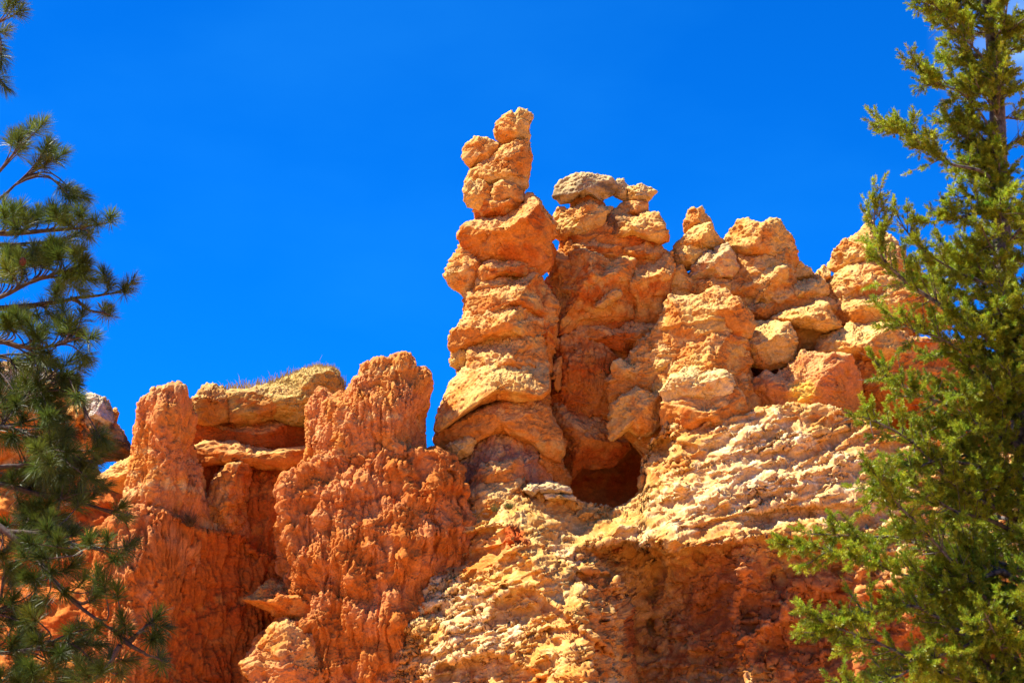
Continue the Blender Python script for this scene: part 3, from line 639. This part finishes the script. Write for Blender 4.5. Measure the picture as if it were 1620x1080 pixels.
b = lump(None, 'rock_spur', R6, [(745,790),(790,735),(860,680),(940,652),(990,690),(1010,800),(1000,1000),(1000,1180),(760,1180),(730,1000),(730,880)], 59.2, D=1.0, pal=(ORA, DEEP, PINK), pop=.06, flute=.1, lean=.12, grow=1.0, planes=[(.85,-.5,0,.35)], ctr=(870,930))
b['label'] = 'narrow orange spur below the undercut shelf, lit on its crown'; b['category'] = 'rock spur'

# the grassy ledge
h = thing('rock_ledge', 'blocky brown ledge with dry grass on its crown between two pillars', 'rock ledge', W(410, 690, 60.2))
LP = ((.40, .16, .03), STRAW, DEEP)
lump(h, 'block', R6, [(610,290),(665,250),(700,196),(755,196),(815,220),(865,245),(880,330),(850,390),(760,430),(640,420)], 60.0, D=1.0, pal=LP, e=3.5, planes=[(0,-.95,-.3,.7)])
lump(h, 'block', R6, [(855,240),(900,228),(1000,226),(1080,215),(1200,215),(1380,215),(1390,360),(1200,385),(1080,405),(960,425),(880,400)], 60.2, D=1.1, pal=LP, e=3.5, sper=.22, strata=.09, planes=[(0,-.97,-.2,.8)], pop=.06)
mound = lump(h, 'mound', R6, [(850,250),(1000,222),(1080,208),(1200,150),(1310,112),(1390,95),(1470,95),(1510,125),(1545,185),(1590,275),(1590,420),(1300,420),(860,330)], 60.6, D=1.5, pal=(STRAW, STRAW, ORA), lean=.3, pop=.05, cell=.12, ctr=(1300,270))
lump(h, 'undercut', R6, [(600,400),(1420,360),(1420,640),(600,620)], 60.9, D=.9, pal=(DEEP, RED, ORA), e=3.5, sper=.2, strata=.08, pop=.02)
lump(h, 'shelf', R6, [(640,570),(740,545),(880,543),(1000,570),(1100,595),(1190,622),(1330,560),(1400,560),(1400,680),(1200,700),(980,680),(640,680)], 59.7, D=.9, pal=(ORA, DEEP, YEL), e=3, planes=[(0,-.5,.85,.6)], pop=.05)
# recess wall below
rw = tps([(290,690,60.0),(420,690,60.2),(520,690,60.2),(300,900,58.8),(380,900,59.2),(460,900,59.2),(300,1160,58.6),(400,1160,58.8),(500,1160,58.8)])
relief('cliff_recess', [(280,705),(360,712),(420,715),(480,722),(560,715)], 1180, rw, 270, 560, step=1.5, pal=(DEEP, RED, ORA), back=1.2, flute=.13, pop=.03, strata=.02)
rw2 = tps([(270,850,57.2),(300,850,57.4),(340,850,58.0),(390,860,58.7),(450,880,58.9),(500,880,59.0),(270,1160,56.6),(300,1160,56.9),(345,1160,57.6),(400,1160,58.4),(460,1160,58.5),(400,1000,58.7)])
relief('cliff_recess', [(262,842),(300,832),(330,842),(360,840),(388,850),(402,870),(450,885),(500,890)], 1180, rw2, 258, 480, step=1.4, pal=(DEEP, RED, ORA), back=1.0, flute=.17, pop=.04, strata=.03, low=.15)
# far left rocks behind the pine
h = thing('rock_outcrop', 'dark capped outcrop with a white lichened boulder behind the pine', 'rock outcrop', W(120, 800, 61))
o = lump(h, 'cap_rock', RN, [(870,640),(880,600),(920,570),(990,572),(1080,610),(1150,680),(1195,770),(1200,860),(1100,900),(960,900),(880,880),(860,760)], 60.6, D=1.2, pal=((.45,.38,.30), DARK, (.55,.5,.42)), planes=[(-.7,-.6,.3,.62)])
o['label'] = 'white and black lichened boulder'
lump(h, 'boulder', RN, [(1185,740),(1215,716),(1250,735),(1268,790),(1240,860),(1200,880)], 61.0, pal=OY)
lump(h, 'shoulder', RN, [(860,840),(1000,800),(1150,780),(1200,800),(1250,900),(1310,960),(1345,1030),(1380,1120),(1420,1180),(1300,1250),(900,1300),(900,1000)], 61.0, D=1.4, pal=(ORA, DARK, DEEP))
lump(h, 'boulder', RN, [(680,800),(780,690),(880,660),(890,820),(860,900),(780,910)], 60.2, D=.8, pal=OP)
lump(h, 'ridge', RN, [(-300,320),(0,290),(200,285),(420,320),(560,360),(680,430),(780,520),(860,640),(900,900),(1000,1300),(-300,1300)], 61.5, D=1.6, pal=(ORA, GREY, DEEP), patches=[(40,600,60.5,.7,(.5,.44,.36),.9)])
b = lump(None, 'rock_ledge', SRC, [(155,757),(185,735),(215,715),(240,715),(240,770),(200,780),(172,768)], 58.6, D=.8, pal=OP, planes=[(0,-.5,.85,.6)])
b['label'] = 'flaky orange ledge against the left foot of the square topped pillar'; b['category'] = 'rock ledge'
lw = tps([(-150,760,61.0),(100,760,60.6),(250,760,60.2),(-150,900,59),(100,900,58.8),(250,900,58.6),(-150,1160,57.5),(100,1160,57.5),(250,1160,57.5)])
relief('cliff_wall', [(-200,690),(0,700),(110,720),(170,760),(260,770)], 1180, lambda px, py: lw(px, py)+ledge(px, py, [(-100,800),(60,815),(130,800),(230,790)], .5, 60, 8, 20)+ledge(px, py, [(-100,900),(60,885),(130,890)], .4, 60, 8, 20), -180, 250, step=2.0, pal=(DEEP, ORA, RED), back=2, pop=.04, low=.3)

# ================================================================== ground: talus apron and canyon floor to the horizon
gx = np.concatenate([np.linspace(-6000, -80, 24), np.linspace(-70, 70, 90), np.linspace(80, 6000, 24)])
gy = np.concatenate([np.linspace(-6000, -60, 24), np.linspace(-50, 75, 90), np.linspace(85, 9000, 24)])
GX, GY = np.meshgrid(gx, gy)
gz = 4.6*sstep(GY, 22, 56)*(1-sstep(GY, 80, 400))
P = np.stack([GX, GY, gz], -1).reshape(-1, 3); near = np.exp(-((P[:, 0]/120)**2+((P[:, 1]-20)/120)**2))
P[:, 2] += near*(0.25*fbm(P/9, 3)*sstep(np.hypot(P[:, 0], P[:, 1]), 3, 12))-0.03
idx = np.arange(P.shape[0]).reshape(len(gy), len(gx))
F = np.stack([idx[:-1, :-1], idx[:-1, 1:], idx[1:, 1:], idx[1:, :-1]], -1).reshape(-1, 4)
g = mesh_obj('ground', P, F, ROCK, None, colour(P/3, ((.55, .27, .10), (.60, .30, .12), (.5, .2, .06)), 3)); g['kind'] = 'structure'

# ================================================================== vegetation
PINE_BARK = bark_mat('pine_bark', (0.035, 0.022, 0.016), (0.12, 0.075, 0.05))
FIR_BARK = bark_mat('fir_bark', (0.035, 0.026, 0.02), (0.20, 0.165, 0.13))
LEAF = leaf_mat('needle_leaf')
def tube(pts, rad, sides=6):
    pts = np.asarray(pts, float); n = len(pts); rad = np.asarray(rad, float)
    T = np.gradient(pts, axis=0); T /= np.linalg.norm(T, axis=1, keepdims=True)+1e-9
    ref = np.array([0.13, 0.31, 0.94]) if abs(T[0, 2]) < 0.9 else np.array([1.0, 0.1, 0])
    A = np.cross(T, ref); A /= np.linalg.norm(A, axis=1, keepdims=True)+1e-9
    B = np.cross(T, A)
    a = np.linspace(0, 2*math.pi, sides, endpoint=False)
    P = pts[:, None]+rad[:, None, None]*(np.cos(a)[None, :, None]*A[:, None]+np.sin(a)[None, :, None]*B[:, None])
    i = np.arange(n*sides).reshape(n, sides)
    F = np.stack([i[:-1], np.roll(i[:-1], -1, 1), np.roll(i[1:], -1, 1), i[1:]], -1).reshape(-1, 4)
    return P.reshape(-1, 3), F
def spline(pts, n):
    pts = np.asarray(pts, float); t = np.concatenate([[0], np.cumsum(np.linalg.norm(np.diff(pts, axis=0), axis=1))])
    u = np.linspace(0, t[-1], n)
    out = np.stack([np.interp(u, t, pts[:, k]) for k in range(3)], 1)
    for _ in range(2):
        out[1:-1] = 0.25*out[:-2]+0.5*out[1:-1]+0.25*out[2:]
    return out
class Bag:
    def __init__(s): s.P = []; s.F = []; s.C = []; s.n = 0
    def add(s, P, F, C=None):
        s.P.append(P); s.F.append(np.asarray(F)+s.n); s.n += len(P)
        if C is not None: s.C.append(C)
    def make(s, name, mat, parent, smooth=True):
        if not s.P: return None
        return mesh_obj(name, np.concatenate(s.P), np.concatenate(s.F), mat, parent, np.concatenate(s.C) if s.C else None, smooth)
def needles(base, axis, n, rs, length, width, a0, a1, spread, tone, curve=0.0):
    """n thin needles standing out from the last `spread` metres of a shoot"""
    axis = axis/np.linalg.norm(axis)
    r = np.cross(axis, [0.2, 0.3, 0.93]); r /= np.linalg.norm(r); q = np.cross(axis, r)
    ph = rs.uniform(0, 2*math.pi, n); t = rs.rand(n)
    al = np.radians(a0+(a1-a0)*(1-t)+rs.normal(0, 8, n))
    rad = np.cos(ph)[:, None]*r+np.sin(ph)[:, None]*q
    d = np.cos(al)[:, None]*axis+np.sin(al)[:, None]*rad
    B = base+axis*(t*spread)[:, None]
    Ln = length*rs.uniform(0.75, 1.1, n)
    side = np.cross(d, rs.normal(size=(n, 3))); side /= np.linalg.norm(side, axis=1, keepdims=True)
    mid = B+d*(Ln*0.55)[:, None]; tip = B+d*Ln[:, None]+np.array([0, 0, -1])*(curve*Ln)[:, None]
    P = np.stack([B-side*width*.35, B+side*width*.35, mid+side*width*.5, tip, mid-side*width*.5], 1)
    k = np.arange(n)[:, None]*5
    F = np.concatenate([k+np.array([[0, 1, 2, 4]]), k+np.array([[4, 2, 3, 3]])], 0)
    F = np.concatenate([k+np.array([[0, 1, 2]]), k+np.array([[0, 2, 4]]), k+np.array([[4, 2, 3]])], 0)
    C = np.repeat((np.array(tone)*rs.uniform(0.7, 1.3, (n, 1)))[:, None], 5, 1).reshape(-1, 3)
    return P.reshape(-1, 3), F, C
def cone_mesh(c, rad, ln, rs):
    V, F = cube_sphere(10); a = np.arctan2(V[:, 1], V[:, 0]); z = V[:, 2]
    b = 1+0.16*np.sin(a*8+z*16)*np.sin(z*14)
    return np.array(c)+np.stack([V[:, 0]*rad*b, V[:, 1]*rad*b, z*ln*(1-0.12*z)], 1), F

# ---- the pine on the left: trunk just outside the picture, limbs reaching in
YP0 = 17.0
rs = np.random.RandomState(5)
tb = W(-285, 560, YP0)
pine = thing('pine_tree', 'dark long needled pine whose limbs reach in beside the orange cliff', 'pine tree', (tb[0], tb[1], 0))
zs = np.linspace(-0.2, 13.5, 30)
tp = np.stack([tb[0]+0.1*np.sin(zs*0.5), tb[1]+0.08*np.cos(zs*0.7), zs], 1)
P, F = tube(tp, np.interp(zs, [0, 1, 13.5], [.30, .23, .05]), 14); mesh_obj('trunk', P, F, PINE_BARK, pine)
def trunk_at(z): return np.array([np.interp(z, zs, tp[:, 0]), np.interp(z, zs, tp[:, 1]), z])
def px_of(P):
    d = P-CAM; f = d@FWD; return 810+(d[0]/f)*1620*LENS/36, 540-((d@UPV)/f)*1620*LENS/36
PB = [  # limb in photo pixels, distance at its end, tuft positions
 ([(-60,70),(-20,45),(5,35)], 16.6, [(12,12),(30,18),(25,2),(5,50),(2,95),(-8,70),(3,130)]),
 ([(-60,340),(-20,290),(20,243)], 16.3, [(35,215),(28,225),(48,205)]),
 ([(-70,350),(10,306),(20,290),(55,268)], 17.0, [(60,258),(80,245),(72,235),(100,300),(112,312)]),
 ([(-90,385),(-20,368),(30,371),(90,364),(130,360),(163,353)], 16.6, [(125,340),(150,352),(175,346),(60,342),(20,338),(85,338),(140,372),(40,352),(100,345),(5,330)]),
 ([(-90,400),(0,388),(40,386),(75,385)], 17.5, [(95,390),(60,402),(110,378),(45,405),(20,402)]),
 ([(-90,500),(-10,476),(50,447),(110,428)], 16.6, [(92,398),(118,405),(70,415),(30,412),(100,440),(135,420),(10,425),(55,395),(118,440),(35,440)]),
 ([(-60,486),(0,485),(45,480),(110,470),(150,465),(188,459)], 17.2, [(165,438),(172,452),(205,450),(196,460),(90,465),(40,490),(60,500)]),
 ([(110,471),(125,478),(140,488),(158,491)], 17.2, [(165,490),(172,496)]),
 ([(-90,555),(0,537),(50,551),(90,545),(112,534)], 16.4, [(130,500),(122,532),(75,558),(50,520),(28,505),(95,520),(80,575),(10,510),(110,515),(60,530)]),
 ([(-60,580),(-10,558),(12,565)], 16.9, [(22,570),(28,578)]),
 ([(-90,690),(0,680),(20,650),(55,625),(72,600)], 16.5, [(105,605),(60,608),(85,640),(65,635),(25,640),(92,655),(30,610),(0,600),(8,650),(100,600)]),
 ([(-90,700),(0,672),(40,685),(80,712)], 16.2, [(100,690),(85,672),(60,740),(110,715),(50,700),(20,690),(75,725),(95,730)]),
 ([(-90,740),(0,735),(60,728),(120,722),(145,712)], 16.6, [(160,695),(150,728),(165,715),(130,735),(110,745),(80,740),(40,745),(150,690)]),
 ([(-90,770),(0,765),(60,783),(120,795),(178,812)], 16.8, [(188,805),(195,818),(122,783),(90,778),(50,770),(140,790),(20,760)]),
 ([(-120,800),(0,845),(60,850),(120,870),(165,875)], 16.1, [(170,855),(205,862),(195,875),(140,850),(110,845),(180,885),(70,840),(90,870)]),
 ([(-150,770),(-20,820),(46,869),(88,929),(116,957),(158,985),(200,1016)], 16.0, [(165,925),(185,938),(130,920),(105,900),(60,870),(196,985),(190,1000),(30,850),(80,905),(150,945)]),
 ([(200,1016),(218,1000),(235,985)], 16.0, [(245,978),(248,1005),(240,1012),(252,990)]),
 ([(196,1013),(215,1028),(240,1040)], 16.0, [(252,1040),(255,1050)]),
 ([(-90,1040),(0,1035),(60,1030),(100,1010)], 16.4, [(110,1000),(120,1020),(60,1015),(130,1040),(40,1050),(90,1055),(20,1020),(150,1050)]),
 ([(190,1020),(175,1050),(150,1075)], 15.9, [(175,1040),(160,1060),(200,1045),(190,1065),(140,1070),(120,1075)]),
 ([(-90,960),(0,970),(10,900),(12,880)], 16.8, [(20,950),(40,985),(15,900),(50,960),(5,880)]),
 ([(-90,900),(0,880),(40,830),(60,800)], 16.7, [(75,800),(40,810),(10,830),(90,820),(55,825),(20,860)]),
 ([(-90,1100),(0,1085),(60,1075)], 16.3, [(75,1065),(30,1080),(0,1070),(100,1080),(50,1060)]),
]
ends = []
nbr = 0
def pine_limb(name_parent, pts, tufts, nn, dark):
    bag = Bag(); nb = Bag()
    sp = spline(pts, max(8, int(len(pts)*6))); sp += np.concatenate([np.zeros((1, 3)), np.cumsum(rs.normal(0, .006, (len(sp)-1, 3)), 0)*0.5])
    Lg = np.linspace(0, 1, len(sp)); r0 = 0.012+0.012*np.linalg.norm(pts[-1]-pts[0])
    rad = 0.006+np.minimum(r0, 0.045)*(1-Lg)**0.8
    P, F = tube(sp, rad); bag.add(P, F)
    for tpos in tufts:
        dist = np.linalg.norm(sp-tpos, axis=1); k = max(0, int(np.argmin(dist))-int(rs.randint(1, 4)))
        a = sp[k]; dirn = sp[min(k+1, len(sp)-1)]-sp[max(k-1, 0)]; dirn /= np.linalg.norm(dirn)+1e-9
        ln = np.linalg.norm(tpos-a)
        m = a+dirn*ln*0.4+(tpos-a)*0.15+np.array([0, 0, -0.03*ln])
        tw = spline([a, m, tpos], 7)
        P, F = tube(tw, np.linspace(0.009, 0.005, 7), 5); bag.add(P, F)
        ax = tw[-1]-tw[-3]; ax = ax/np.linalg.norm(ax)+np.array([0, 0, 0.35]); ax /= np.linalg.norm(ax)
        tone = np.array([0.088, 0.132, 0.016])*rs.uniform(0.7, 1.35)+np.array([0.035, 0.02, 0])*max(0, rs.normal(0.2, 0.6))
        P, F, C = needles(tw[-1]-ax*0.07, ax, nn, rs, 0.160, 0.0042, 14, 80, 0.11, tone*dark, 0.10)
        nb.add(P, F, C)
    o = bag.make('branch', PINE_BARK, name_parent)
    nb.make('needles', LEAF, o)
    return o
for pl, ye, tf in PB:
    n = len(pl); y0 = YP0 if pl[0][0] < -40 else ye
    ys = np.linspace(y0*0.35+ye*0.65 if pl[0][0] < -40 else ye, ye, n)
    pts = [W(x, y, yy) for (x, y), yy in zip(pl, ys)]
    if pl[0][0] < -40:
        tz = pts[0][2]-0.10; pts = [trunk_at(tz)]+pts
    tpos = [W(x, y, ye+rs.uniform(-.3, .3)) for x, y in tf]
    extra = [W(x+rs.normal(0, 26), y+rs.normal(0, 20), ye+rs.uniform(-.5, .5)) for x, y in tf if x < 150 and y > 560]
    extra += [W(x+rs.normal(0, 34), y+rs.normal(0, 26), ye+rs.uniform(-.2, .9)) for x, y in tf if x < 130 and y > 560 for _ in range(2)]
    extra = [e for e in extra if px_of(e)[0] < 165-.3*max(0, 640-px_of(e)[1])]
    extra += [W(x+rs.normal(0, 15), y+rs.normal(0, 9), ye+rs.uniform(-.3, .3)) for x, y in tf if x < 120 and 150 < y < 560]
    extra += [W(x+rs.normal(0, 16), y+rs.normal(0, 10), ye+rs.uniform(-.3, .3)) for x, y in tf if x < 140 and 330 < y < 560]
    pine_limb(pine, np.array(pts), tpos+extra, 190, 0.72 if pl[-1][1] > 590 else 1.05)  # lower limbs get darker needles: crown shade painted into their colour
for k in range(34):      # the rest of the crown, outside the picture on the far side of the trunk
    z = 3.2+k*0.29; az = rs.uniform(0, 2*math.pi); Ln = rs.uniform(1.0, 1.9)*np.interp(z, [3, 6, 13], [1, 1, .35])
    a = trunk_at(z); dv = np.array([math.cos(az), math.sin(az), rs.uniform(-.1, .25)])
    if a[0]+dv[0]*Ln > tb[0]+0.75: dv[0] *= -1
    pts = np.array([a, a+dv*Ln*.5+[0, 0, .05], a+dv*Ln])
    tf = [a+dv*Ln*rs.uniform(.35, 1.05)+rs.normal(0, .16, 3) for _ in range(9)]
    pine_limb(pine, pts, tf, 55, 1.0)
for k in range(20):      # unseen limbs added on the sunny side to cast shade on the lower crown
    z = rs.uniform(4.4, 6.4); a = trunk_at(z); Ln = rs.uniform(.9, 1.9); az = math.pi+rs.uniform(-1.1, 1.1)
    dv = np.array([math.cos(az), math.sin(az), rs.uniform(-.05, .2)])
    tf = [a+dv*Ln*rs.uniform(.1, 1.05)+rs.normal(0, .2, 3) for _ in range(20)]
    pine_limb(pine, np.array([a, a+dv*Ln*.5+[0, 0, .05], a+dv*Ln]), tf, 70, 1.0)
for x, y in ((36, 413), (137, 424)):
    c = W(x, y, 16.5); P, F = cone_mesh(c, .028, .04, rs); o = mesh_obj('cone', P, F, bark_mat('cone_scale', (.10, .03, .012), (.22, .08, .03)) if not bpy.data.materials.get('cone_scale') else bpy.data.materials['cone_scale'], pine)

# ---- the fir on the right
YF = 16.5
rs = np.random.RandomState(8)
fb = W(1603, 560, YF)
fir = thing('fir_tree', 'tall yellow green fir with short tufted shoots and bare grey twigs', 'fir tree', (fb[0], fb[1], 0))
fz = np.linspace(-0.2, 12.5, 40)
fpx = np.interp(fz, [2.5, 4.5, 6.5, 9, 12], [0.05, 0.02, 0.0, -0.03, -0.05])
ft = np.stack([fb[0]+fpx+0.03*np.sin(fz*1.7), fb[1]+0.05*np.cos(fz*0.8), fz], 1)
P, F = tube(ft, np.interp(fz, [0, 1, 6, 12.5], [.19, .14, .09, .02]), 14); mesh_obj('trunk', P, F, FIR_BARK, fir)
def fir_at(z): return np.array([np.interp(z, fz, ft[:, 0]), np.interp(z, fz, ft[:, 1]), z])
def fir_branch(pts, r0, dens, bare=0.25):
    bag = Bag(); nb = Bag()
    n = max(8, int(np.linalg.norm(np.diff(pts, axis=0), axis=1).sum()/0.06))
    sp = spline(pts, n); sp[1:] += np.cumsum(rs.normal(0, .004, (n-1, 3)), 0)*0.6
    Lg = np.linspace(0, 1, n)
    P, F = tube(sp, 0.004+r0*(1-Lg)**0.9); bag.add(P, F)
    T = np.gradient(sp, axis=0); T /= np.linalg.norm(T, axis=1, keepdims=True)
    tot = np.linalg.norm(np.diff(sp, axis=0), axis=1).sum()
    ntw = max(5, int(tot*dens))
    for k in range(ntw):
        u = bare+(1-bare)*(k+rs.rand())/ntw; i = min(n-1, int(u*(n-1)))
        t = T[i]; sd = np.cross(t, [0, 0, 1]); sd /= np.linalg.norm(sd)+1e-9
        d = t*rs.uniform(.4, 1.0)+sd*rs.choice([-1, 1])*rs.uniform(.3, 1.0)+np.array([0, 0, 1])*rs.normal(0.12, .45)
        if u > .97: d = t+rs.normal(0, .2, 3)
        d /= np.linalg.norm(d)
        ln = rs.uniform(.14, .36)*(1-0.45*u)*min(1.25, 0.5+tot*.4)
        if rs.rand() < 0.13:      # dead twig
            tw = spline([sp[i], sp[i]+d*ln*.8, sp[i]+d*ln*1.3+rs.normal(0, .06, 3)], 6)
            P, F = tube(tw, np.linspace(.0045, .0015, 6), 4); bag.add(P, F); continue
        tw = spline([sp[i], sp[i]+d*ln*.55+[0, 0, -.01], sp[i]+d*ln+[0, 0, .015]], 6)
        P, F = tube(tw, np.linspace(.006, .003, 6), 4); bag.add(P, F)
        tt = (tw[-1]-tw[0]); tt /= np.linalg.norm(tt)
        tone0 = np.array([0.28, 0.335, 0.018])*rs.uniform(.7, 1.25)
        ns = rs.randint(6, 11)
        for m in range(ns):
            b = tw[min(5, 1+int(rs.rand()*5))] if m else tw[-1]
            d2 = tt+rs.normal(0, .55 if m else .15, 3); d2[2] += .1; d2 /= np.linalg.norm(d2)
            sl = rs.uniform(.055, .105)
            tone = tone0*rs.uniform(.75, 1.3)*(1+np.array([.12, 0, 0])*rs.normal())
            P, F, C = needles(b, d2, 48, rs, .035, .0052, 26, 72, sl, tone); nb.add(P, F, C)
    o = bag.make('branch', FIR_BARK, fir); nb.make('needles', LEAF, o)
    return o
FB = [  # traced limbs (photo pixels from the tip's side), distance of the tip
 ([(1560,272),(1500,262),(1462,236),(1440,208),(1415,205),(1398,198)], 15.9, .016),
 ([(1570,105),(1545,80),(1515,50),(1490,20),(1470,0)], 16.0, .012),
 ([(1575,215),(1530,150),(1500,138),(1470,128),(1448,102)], 16.2, .012),
 ([(1560,530),(1500,490),(1440,450),(1405,420),(1385,395),(1378,350),(1382,322)], 15.7, .026),
 ([(1570,450),(1520,432),(1470,405),(1430,365),(1418,338)], 16.0, .014),
 ([(1580,330),(1540,340),(1500,345),(1460,352)], 15.9, .014),
 ([(1570,800),(1510,770),(1450,705),(1400,672),(1352,655)], 15.6, .020),
 ([(1580,900),(1500,940),(1420,905),(1340,880),(1290,862),(1240,858)], 15.5, .022),
 ([(1580,1080),(1540,1010),(1450,955),(1390,965),(1330,985),(1290,1002)], 15.4, .022),
 ([(1560,1090),(1470,1060),(1390,1020),(1330,1000),(1295,985)], 15.3, .016),
 ([(1570,680),(1500,640),(1440,620),(1400,600),(1388,575)], 15.9, .014),
 ([(1570,740),(1480,720),(1420,745),(1370,790)], 15.5, .014),
 ([(1570,960),(1480,860),(1420,800),(1380,745)], 15.4, .018),
 ([(1580,620),(1530,560),(1480,530),(1440,520),(1415,500)], 15.9, .013),
 ([(1580,1000),(1480,1040),(1400,1075),(1320,1085)], 15.2, .016),
 ([(1570,900),(1490,870),(1420,850),(1360,850),(1300,845)], 15.9, .014),
]
for pl, ye, r0 in FB:
    ys = np.linspace(YF*.5+ye*.5, ye, len(pl)); pts = [W(x, y, yy) for (x, y), yy in zip(pl, ys)]
    tz = pts[0][2]-.12; pts = np.array([fir_at(tz)]+pts)
    fir_branch(pts, r0, 26, .5 if pl[0][1] < 300 else .22)
env = ([-150, 0, 160, 230, 310, 350, 400, 550, 650, 750, 850, 1000, 1200], [95, 125, 130, 115, 105, 130, 165, 165, 220, 230, 300, 310, 320])
pyl = -140
while pyl < 1210:
    pyl += 27
    for side in range(3):
        az = rs.uniform(math.radians(200), math.radians(300)) if side == 1 and pyl < 330 or side >= 2 else rs.uniform(math.radians(95), math.radians(285)) if rs.rand() < .86 else rs.uniform(-1.3, 1.3)
        reach = np.interp(pyl, *env)*0.0051*rs.uniform(.5, 1.0)
        b = W(1603, pyl, YF); a = fir_at(b[2])
        dv = np.array([math.cos(az), math.sin(az), 0])
        pts = np.array([a, a+dv*reach*.35+[0, 0, .10*reach], a+dv*reach*.7+[0, 0, .12*reach], a+dv*reach+[0, 0, rs.uniform(.0, .35)*reach]])
        fir_branch(pts, .006+.009*reach, 22, .15)

# ---- small plants
rs = np.random.RandomState(21)
def blades(name, spots, n, h, mat, tone, lean=.35, width=.012):
    bag = Bag()
    for _ in range(n):
        k = rs.randint(len(spots)-1); t = rs.rand()
        b = np.array(spots[k])*(1-t)+np.array(spots[k+1])*t+rs.normal(0, 1, 3)*np.array([.05, .25, .02])
        H = h*rs.uniform(.4, 1.15); d = np.array([rs.normal(0, lean), rs.normal(0, lean), 1]); d /= np.linalg.norm(d)
        sdv = np.array([1, 0, 0])*width*.5; m = b+d*H*.6; tip = b+d*H+np.array([rs.normal(0, .15)*H, 0, -.05*H])
        P = np.array([b-sdv, b+sdv, m+sdv*.7, tip, m-sdv*.7]); F = np.array([[0, 1, 2], [0, 2, 4], [4, 2, 3]])
        bag.add(P, F, np.repeat(np.array(tone)[None]*rs.uniform(.7, 1.3), 5, 0))
    return bag
GS = [W(352, 622, 60.3), W(385, 616, 60.3), W(420, 613, 60.4), W(455, 598, 60.5), W(500, 588, 60.6), W(525, 590, 60.6), W(545, 612, 60.6)]
mv = np.empty(len(mound.data.vertices)*3, np.float32); mound.data.vertices.foreach_get('co', mv); mv = mv.reshape(-1, 3)+np.array(mound.parent.location)
fc = np.empty(len(mound.data.polygons)*4, np.int32); mound.data.polygons.foreach_get('vertices', fc)
mn = vnormals(mv.astype(float), fc.reshape(-1, 4)); gi = np.nonzero((mn[:, 2] > .25) & (mn[:, 1] < .4) & (mv[:, 0] > W(440, 600, 60.6)[0]-.6))[0]
bg1 = blades('grass', GS, 520, .30, LEAF, (.36, .25, .07), width=.022)
for i in rs.choice(gi, 2600):
    b = mv[i]; H = rs.uniform(.05, .16); d = mn[i]*.5+np.array([rs.normal(0, .4), rs.normal(0, .3), .8]); d /= np.linalg.norm(d); sdv = np.array([.008, 0, 0])
    P = np.array([b-sdv-d*.02, b+sdv-d*.02, b+d*H]); bg1.add(P, np.array([[0, 1, 2]]), np.repeat(np.array([[.40, .28, .08]])*rs.uniform(.6, 1.25), 3, 0))
o = bg1.make('grass', LEAF, None); o['kind'] = 'stuff'
def plant(nm, lb, cat, px, py, Y, n, h, tone, r=.12):
    c = W(px, py, Y); bag = Bag()
    for _ in range(n):
        d = np.array([rs.normal(0, .6), rs.normal(0, .6), 1]); d /= np.linalg.norm(d); H = h*rs.uniform(.5, 1.1)
        b = c+rs.normal(0, r*.3, 3)*np.array([1, 1, .2])
        tw = spline([b, b+d*H*.5+rs.normal(0, .02, 3), b+d*H+rs.normal(0, .05, 3)], 5)
        P, F = tube(tw, np.linspace(.008, .003, 5), 4); bag.add(P, F, np.repeat(np.array(tone)[None]*rs.uniform(.6, 1.3), len(P), 0))
    o = bag.make(nm, LEAF, None); o['label'] = lb; o['category'] = cat
plant('dry_bush', 'brown dry bush at the foot of the square topped pillar', 'bush', 300, 832, 56.9, 160, .45, (.16, .085, .03))
plant('weed', 'tiny green weed at the foot of the tallest hoodoo', 'weed', 806, 803, 57.4, 60, .20, (.16, .17, .03))
plant('weed', 'olive weed between the white stone and the cream slope', 'weed', 782, 808, 57.4, 50, .18, (.22, .20, .05))
plant('grass_stalk', 'single dry grass stalk standing on the grassy mound', 'grass stalk', 500, 588, 60.2, 3, .55, (.5, .42, .25), .02)
